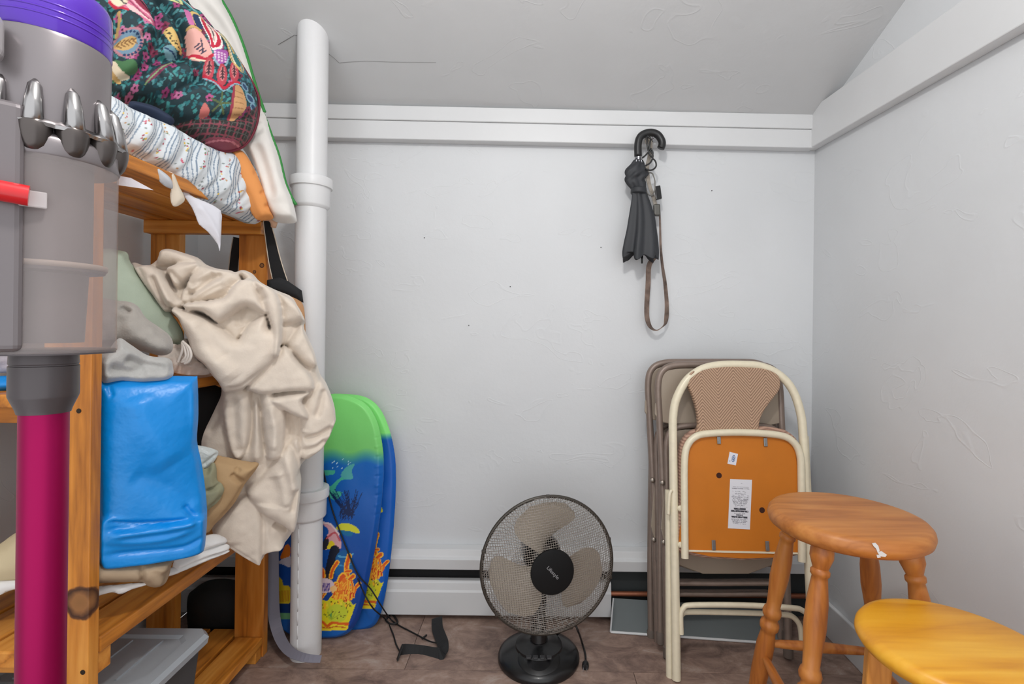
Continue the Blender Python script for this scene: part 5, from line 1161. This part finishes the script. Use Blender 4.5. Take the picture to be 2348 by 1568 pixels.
for i, z in enumerate((.215, .245, .215, .245)):
    a = feet[i][0] + (feet[i][1] - feet[i][0]) * z / (sz - .035); j = (i + 1) % 4; b = feet[j][0] + (feet[j][1] - feet[j][0]) * z / (sz - .035)
    turned(a, b, rung, 14).build('rung', wood('oak_rung', *oak_c, axis='Y', scale=1.2, rough=.4), st1, smooth=True, auto=50)
def on_rim(px, py):
    lo, hi = .6, syc
    for _ in range(60):
        m = (lo + hi) / 2; p = W(px, py, m)
        if math.hypot(p.x - sxc, p.y - syc) > R1 + .0008: lo = m
        else: hi = m
    return np.array(W(px, py, lo))
for poly in ([(2000, 1246), (2008, 1245), (2014, 1251), (2017, 1262), (2013, 1268), (2009, 1258), (2003, 1252)], [(2012, 1266), (2022, 1264), (2034, 1272), (2030, 1277), (2018, 1275)], [(2010, 1273), (2017, 1272), (2020, 1278), (2012, 1279)]):
    A = [on_rim(*q) for q in poly]; c = np.array((sxc, syc, 0)); Bk = [p + (c - p) * (1, 1, 0) * .012 for p in A]; n = len(A)
    MB().add(A + Bk, [tuple(range(n)), tuple(range(n, 2 * n))[::-1]] + [(i, (i + 1) % n, n + (i + 1) % n, n + i) for i in range(n)]).build('paint_splash', m_trim, st1)
yc = [(206, 134, 22), (228, 160, 36), (238, 178, 56)]
qx, qy, qz, R2 = .677, .800, .512, .137
st2 = thing('wooden_stool', (qx, qy, 0), 'low yellow pine stool with straight legs in the right foreground', 'stool')
m_y1 = wood('pine_seat', *yc, axis='X', scale=.8, rough=.38, coat=.12); m_yz = wood('pine_leg', (178, 108, 36), (208, 138, 58), (224, 160, 82), axis='Z', rough=.4)
MB().lathe([(R2 - .016, qz - .03), (R2 - .006, qz - .027), (R2, qz - .017), (R2 - .001, qz - .010), (R2 - .006, qz - .003), (R2 - .015, qz), (.04, qz), (.001, qz)], (qx, qy, 0), seg=72).build('seat', m_y1, st2, smooth=True, auto=50)
tops2 = [(-.092, .042), (-.042, -.092), (.092, -.042), (.042, .092)]; leg2 = []
for (ax, ay) in tops2:
    f = np.array((qx + ax * 1.28, qy + ay * 1.28, 0)); t = np.array((qx + ax, qy + ay, qz - .026)); leg2.append((f, t))
    d = np.array([ax, ay, 0]); d /= np.linalg.norm(d); e = np.array([-d[1], d[0], 0])
    vs = [c + sx * d * w + sy * e * w for c, w in ((f, .014), (t, .018)) for sx, sy in ((-1, -1), (1, -1), (1, 1), (-1, 1))]
    MB().add(vs, [(3, 2, 1, 0), (4, 5, 6, 7)] + [(j, (j + 1) % 4, 4 + (j + 1) % 4, 4 + j) for j in range(4)]).build('leg', m_yz, st2, bevel=.004)
for i, z in enumerate((.16, .20, .16, .20)):
    j = (i + 1) % 4; a = leg2[i][0] + (leg2[i][1] - leg2[i][0]) * z / (qz - .026); b = leg2[j][0] + (leg2[j][1] - leg2[j][0]) * z / (qz - .026)
    MB().tube([a, b], .009, 12).build('rung', m_yz, st2, smooth=True, auto=50)

# ================================================================== DESK FAN
fb = Vector((W(1235, 1510, 1.525).x, 1.525, 0))
fan = thing('desk_fan', tuple(fb), 'black desk fan with round wire guard standing on the floor before the heater', 'fan')
fblack = M('fan_black', (22, 22, 24), 0.3, coat=.1)
MB().lathe([(.121, 0), (.124, .008), (.122, .016), (.112, .024), (.085, .034), (.072, .040), (.070, .046), (.05, .052), (.03, .056), (.028, .058)], (fb.x, fb.y, 0), seg=64).build('base', fblack, fan, smooth=True, auto=45)
pan = MB().lathe([(.062, 0), (.064, .004), (.058, .010), (.001, .011)], (fb.x, fb.y - .052, .030), (0, -.25, 1), 40).build('control_panel', M('fan_black2', (24, 24, 25), .35), fan, smooth=True, auto=45)
for i in range(4):
    MB().obox((fb.x - .030 + i * .02, fb.y - .068, .0475), (.007, 0, 0), (0, .006, .0015), (0, -.0006, .003)).build('button', M('fan_button', (60, 60, 62), .25), pan, bevel=.002)
hc = np.array(W(1257, 1294, 1.455)); an = np.array([.20, -.975, .06]); an /= np.linalg.norm(an)
e1 = np.cross(an, [0, 0, 1.0]); e1 = -e1 / np.linalg.norm(e1); e1 = np.array([abs(e1[0]), e1[1] * np.sign(e1[0]), 0]); e2 = np.cross(an, e1)
if e2[2] < 0: e2 = -e2
RG = .194
MB().tube([(fb.x, fb.y, .05), tuple(np.array([fb.x, fb.y, .05]) * .55 + (hc - an * .12 - e2 * .03) * .45), tuple(hc - an * .12 - e2 * .02)], [.026, .022, .026], 20).build('neck', fblack, fan, smooth=True, auto=50)
MB().lathe([(.03, -.19), (.05, -.175), (.058, -.14), (.06, -.09), (.055, -.07)], hc, an, 32).build('motor_housing', fblack, fan, smooth=True, auto=50)
fw = M('guard_wire', (158, 150, 142), 0.35, 0.6); fr_ = M('guard_rim', (74, 69, 63), 0.35, 0.5); fwb = M('rear_guard_wire', (226, 225, 224), 0.3, 0.5)
dome = lambda r, H: H * max(0.0, 1 - (r / RG) ** 2.6) ** .62
def fp(a, b, h): return hc + a * e1 + b * e2 + h * an
MB().tube([fp(RG * math.cos(t), RG * math.sin(t), 0) for t in np.linspace(0, 2 * PI, 73)[:-1]], .0052, 8, closed=True).build('guard_rim', fr_, fan, smooth=True)
mb = MB(); sp_ = .0064; rot = math.radians(7)
for fam in (0, 1):
    n = int(RG / sp_)
    for i in range(-n, n + 1):
        a = i * sp_; L = math.sqrt(max(RG * RG - a * a, 0)) * .999
        if L < .01: continue
        pts = []
        for t in np.linspace(-1, 1, 17):
            b = L * math.sin(t * PI / 2); x, y = (a, b) if fam == 0 else (b, a)
            x, y = x * math.cos(rot) - y * math.sin(rot), x * math.sin(rot) + y * math.cos(rot)
            pts.append(fp(x, y, dome(math.hypot(x, y), .052) + .0008 * fam))
        mb.tube(pts, .00075, 4, caps=False)
g = mb.build('front_guard', fw, fan, smooth=True); g['kind'] = 'stuff'
mb = MB()
for i in range(84):
    t = 2 * PI * i / 84
    mb.tube([fp(r * math.cos(t + .25 * (r - .06)), r * math.sin(t + .25 * (r - .06)), -dome(r, .085)) for r in np.linspace(.05, RG, 9)], .0008, 4, caps=False)
for r in np.linspace(.06, RG * .985, 22):
    mb.tube([fp(r * math.cos(t), r * math.sin(t), -dome(r, .085) - .001) for t in np.linspace(0, 2 * PI, 49)[:-1]], .0008, 4, closed=True)
g = mb.build('rear_guard', fwb, fan, smooth=True); g['kind'] = 'stuff'
bl = clear_mat('smoky_blade', (196, 184, 168), 0.18, 0.35, (200, 190, 178))
for k, th0 in enumerate((110, 230, 350)):
    mb = MB(); vs = []; nr_, na = 12, 12
    for i in range(nr_ + 1):
        r = .03 + (.172 - .03) * i / nr_; f = i / nr_
        half = math.radians(16 + 26 * math.sin(min(f * 1.15, 1) * PI * .62)); sk = math.radians(-22 * f)
        if f > .8: half *= math.sqrt(max(0.05, 1 - ((f - .8) / .2) ** 2 * .75))
        for j in range(na + 1):
            s = j / na * 2 - 1; t = math.radians(th0) + sk + s * half
            vs.append(fp(r * math.cos(t), r * math.sin(t), -.022 + .024 * s * (1 - .45 * f) + .004 * math.cos(s * 1.5)))
    b0 = len(vs); vs += [np.array(v) - an * .0018 for v in vs]
    fs = []
    for i in range(nr_):
        for j in range(na):
            a = i * (na + 1) + j; q = (a, a + 1, a + na + 2, a + na + 1); fs += [q, tuple(x + b0 for x in q[::-1])]
    per = [j for j in range(na + 1)] + [i * (na + 1) + na for i in range(1, nr_ + 1)] + [nr_ * (na + 1) + j for j in range(na - 1, -1, -1)] + [i * (na + 1) for i in range(nr_ - 1, 0, -1)]
    for u in range(len(per)): a, b = per[u], per[(u + 1) % len(per)]; fs.append((a, b, b + b0, a + b0))
    mb.add(vs, fs).build('blade', bl, fan, smooth=True, auto=60)
MB().lathe([(.034, -.06), (.036, -.01), (.03, .01), (.01, .018)], hc, an, 32).build('blade_hub', M('blade_hub', (90, 84, 78), .4), fan, smooth=True, auto=50)
badge = MB().lathe([(.060, .046), (.0625, .050), (.0615, .0555), (.055, .0575), (.001, .058)], hc, an, 48).build('badge', M('badge_black', (15, 15, 16), 0.6, spec=.25), fan, smooth=True, auto=40)
tc = bpy.data.curves.new('badge_text', 'FONT'); tc.body = 'Lifestyle'; tc.size = .0135; tc.align_x = 'CENTER'; tc.align_y = 'CENTER'; tc.extrude = .0003
to = bpy.data.objects.new('tmp_text', tc); COL.objects.link(to)
dg = bpy.context.evaluated_depsgraph_get(); me = bpy.data.meshes.new_from_object(to.evaluated_get(dg)); bpy.data.objects.remove(to, do_unlink=True)
a = math.radians(-47); tx = e1 * math.cos(a) + e2 * math.sin(a); ty = -e1 * math.sin(a) + e2 * math.cos(a)
off = np.array(OFF[fan.name])
for v in me.vertices:
    q = hc + an * .0586 + tx * v.co.x * 1.05 + ty * v.co.y + an * v.co.z; v.co = Vector(q - off)
me.name = 'badge_lettering'; me.materials.clear(); me.materials.append(M('badge_print', (150, 150, 152), .5))
lt = bpy.data.objects.new('lettering', me); COL.objects.link(lt); lt.parent = badge
for t in (90, 18, 165, 345, 220, 290):
    c = fp(RG * math.cos(math.radians(t)), RG * math.sin(math.radians(t)), 0)
    MB().obox(c, e1 * .006, e2 * .005, an * .006).build('rim_clip', fr_, fan, bevel=.002)
P = [np.array(W(1312, 1430, 1.56)), np.array(W(1326, 1448, 1.545))] + [np.array(floor_pt(x, y, .005)) for x, y in ((1336, 1478), (1342, 1500), (1343, 1520))]
MB().tube(smooth_path([np.array((fb.x + .05, fb.y + .06, .03))] + P, 5), .0032, 8).build('power_cord', m_black, fan, smooth=True)
p = np.array(floor_pt(1342, 1532, .009)); q = np.array(floor_pt(1343, 1520, .006)); d = p - q; d[2] = 0; d /= np.linalg.norm(d)
plug = MB().lathe([(.004, -.006), (.006, 0), (.010, .008), (.0105, .020), (.009, .024)], q + (0, 0, .003), d, 12).build('plug', m_black, fan, smooth=True, auto=40)
sd = np.cross(d, [0, 0, 1])
for s in (-1, 1): MB().obox(q + (0, 0, .003) + d * .031 + sd * s * .005, d * .008, sd * .0008, (0, 0, .0025)).build('prong', chrome, plug)

# ================================================================== CORDLESS VACUUM CLEANER (foreground left)
vd = .51; vx, vy = W(102, 900, vd).x, vd
vac = thing('stick_vacuum', (vx, vy, 0), 'cordless stick vacuum cleaner with magenta tube standing upright in the left foreground', 'vacuum')
vz = lambda py, px=110: 1 + (W(px, py, vd).z - 1) * .925
L = lambda prof, seg=64, ox=0, oy=0: MB().lathe(prof, (vx + ox, vy + oy, 0), seg=seg)
gm = M('vac_grey', (132, 126, 128), 0.35, 0.5); gd = M('vac_dark', (84, 78, 80), 0.35, 0.35); nick = M('nickel', (170, 168, 168), 0.22, 1.0)
mag = M('magenta_anodised', (156, 0, 78), 0.42, 0.7, var=(3, .03)); pur = M('purple_plastic', (80, 30, 172), 0.22, .2, coat=.5)
L([(.0192, .06), (.0192, vz(958))], 40).build('wand', mag, vac, smooth=True, auto=40)
zc0, zc1 = vz(962), vz(818)
col = L([(.0205, zc0), (.0215, zc0 + .004), (.0262, zc0 + .016), (.0268, zc0 + .018), (.0268, zc1 - .0115), (.0260, zc1 - .011), (.0260, zc1 - .0098), (.0266, zc1 - .009), (.0262, zc1)], 48).build('collar', gd, vac, smooth=True, auto=30)
zb0, zb1 = vz(808), vz(345)
MB().lathe([(.0545, zb0 - .003), (.0565, zb0), (.0565, zb0 + .004), (.056, zb0 + .006), (.056, zb1)], (vx, vy, 0), seg=72, caps=False).build('dust_bin', clear_mat('smoked_bin', (190, 181, 180), 0.66, 0.15, (236, 231, 230)), vac, smooth=True, auto=40)
L([(.0555, zb0 - .003), (.0555, zb0 + .001)], 64).build('bin_flap', gd, vac, smooth=True, auto=40)
zi = vz(600)
shroud = L([(.030, zb0 + .008), (.033, zi - .008), (.046, zi - .006), (.0475, zi - .002), (.0475, zi), (.036, zi + .004), (.036, zb1)], 48).build('shroud', M('vac_shroud', (110, 102, 103), .45, .2), vac, smooth=True, auto=40)
L([(.0478, zi - .003), (.0482, zi), (.0478, zi + .0025)], 48).build('seal_ring', M('seal', (186, 172, 158), .5), shroud, smooth=True)
zr1 = vz(318)
L([(.056, zb1 - .004), (.0572, zb1 - .002), (.0575, zr1), (.055, zr1 + .004), (.05, zr1 + .008)], 72).build('bin_collar', gm, vac, smooth=True, auto=40)
zp = vz(278)
N_P = 12; ph0 = math.radians(-56)
up_ = vz(62)
L([(.046, zr1), (.0485, zp + .004), (.0495, up_ - .004), (.0485, up_)], 72).build('motor_body', gm, vac, smooth=True, auto=40)
# cyclones: a scalloped nickel skirt with cups below and tapered cones above
mb = MB(); ring_n = 180; vs = []
for (rr, zz) in ((.047, zp + .002), (.0575, zp + .001), (.0625, zp - .004), (.061, zp - .007), (.047, zp - .006)):
    for i in range(ring_n):
        t = 2 * PI * i / ring_n; sc = 1 + (.055 * (abs(math.cos((t - ph0) * N_P / 2)) - .6) if rr > .05 else 0)
        vs.append((vx + rr * sc * math.cos(t), vy + rr * sc * math.sin(t), zz))
fs = [(a * ring_n + i, a * ring_n + (i + 1) % ring_n, ((a + 1) % 5) * ring_n + (i + 1) % ring_n, ((a + 1) % 5) * ring_n + i) for a in range(5) for i in range(ring_n)]
sk = mb.add(vs, fs).build('cyclone_skirt', nick, vac, smooth=True, auto=50)
for k in range(N_P):
    t = ph0 + k * 2 * PI / N_P; c, s = math.cos(t), math.sin(t)
    MB().tube([(vx + .0565 * c, vy + .0565 * s, zp - .004), (vx + .0535 * c, vy + .0535 * s, zp + .016), (vx + .0505 * c, vy + .0505 * s, zp + .032), (vx + .048 * c, vy + .048 * s, zp + .038)], [.0078, .0070, .0052, .002], 14).build('cyclone_cone', nick, sk, smooth=True)
    MB().lathe([(.001, -.026), (.004, -.0255), (.007, -.0235), (.0095, -.0195), (.0115, -.0135), (.0128, -.0065), (.0133, 0), (.0118, .003)], (vx + .0515 * c, vy + .0515 * s, zp - .005), (0, 0, 1), 18).build('cyclone_cup', M('cyclone_cup', (92, 86, 84), .28, .8), sk, smooth=True, auto=50)
zt_ = vz(-60)
flt = L([(.0487, up_), (.0497, up_ + .002), (.0497, zt_ - .006), (.047, zt_), (.02, zt_ + .004)], 72).build('filter', pur, vac, smooth=True, auto=40)
for q in range(3): L([(.0496, up_ + .012 + q * .006), (.0504, up_ + .0132 + q * .006), (.0496, up_ + .0144 + q * .006)], 72).build('filter_rib', pur, flt, smooth=True)
# handle side: spine, red release lever, trigger block
cdv, sdv = np.array([.70, -.71]), np.array([.71, .70])     # towards the room's middle / across
def vo(dx, dy, z): return (vx + dx, vy + dy, z)
MB().obox(vo(.012, -.055, (zb0 + vz(254)) / 2 + .001), (*(sdv * .0150), 0), (*(cdv * .012), 0), (0, 0, (vz(254) - zb0) / 2)).build('spine', M('vac_spine', (116, 110, 112), .4, .3), vac, bevel=.006, segs=3)
lv = MB().tube([vo(.006, -.084, vz(452)), vo(.0375, -.055, vz(460))], .0092, 22).build('release_lever', M('red_plastic', (206, 20, 30), .3, coat=.3), vac, smooth=True, auto=40)
MB().obox(vo(.036, -.050, vz(464)), (*(sdv * .0095), 0), (*(cdv * .002), 0), (0, 0, .0075)).build('lever_tab', clear_mat('clear_tab', (206, 200, 200), .4), lv, bevel=.001)
MB().obox(vo(.006, -.066, vz(120)), (*(sdv * .013), 0), (*(cdv * .014), 0), (0, 0, .022)).build('trigger_block', M('vac_light', (176, 172, 174), .3, .4), vac, bevel=.010, segs=4)
MB().tube(smooth_path([(vx - .05, vy + .02, vz(0)), (vx - .085, vy + .05, vz(-20)), (vx - .10, vy + .06, vz(60)), (vx - .098, vy + .06, vz(240)), (vx - .07, vy + .035, vz(300))], 5), .014, 16).build('handle', gd, vac, smooth=True)
MB().box(vx - .12, vx + .12, vy - .05, vy + .05, .002, .055).build('cleaner_head', gd, vac, bevel=.018, segs=4)
MB().lathe([(.021, .05), (.024, .07), (.021, .12)], (vx, vy, 0), seg=24).build('neck_joint', gd, vac, smooth=True, auto=40)
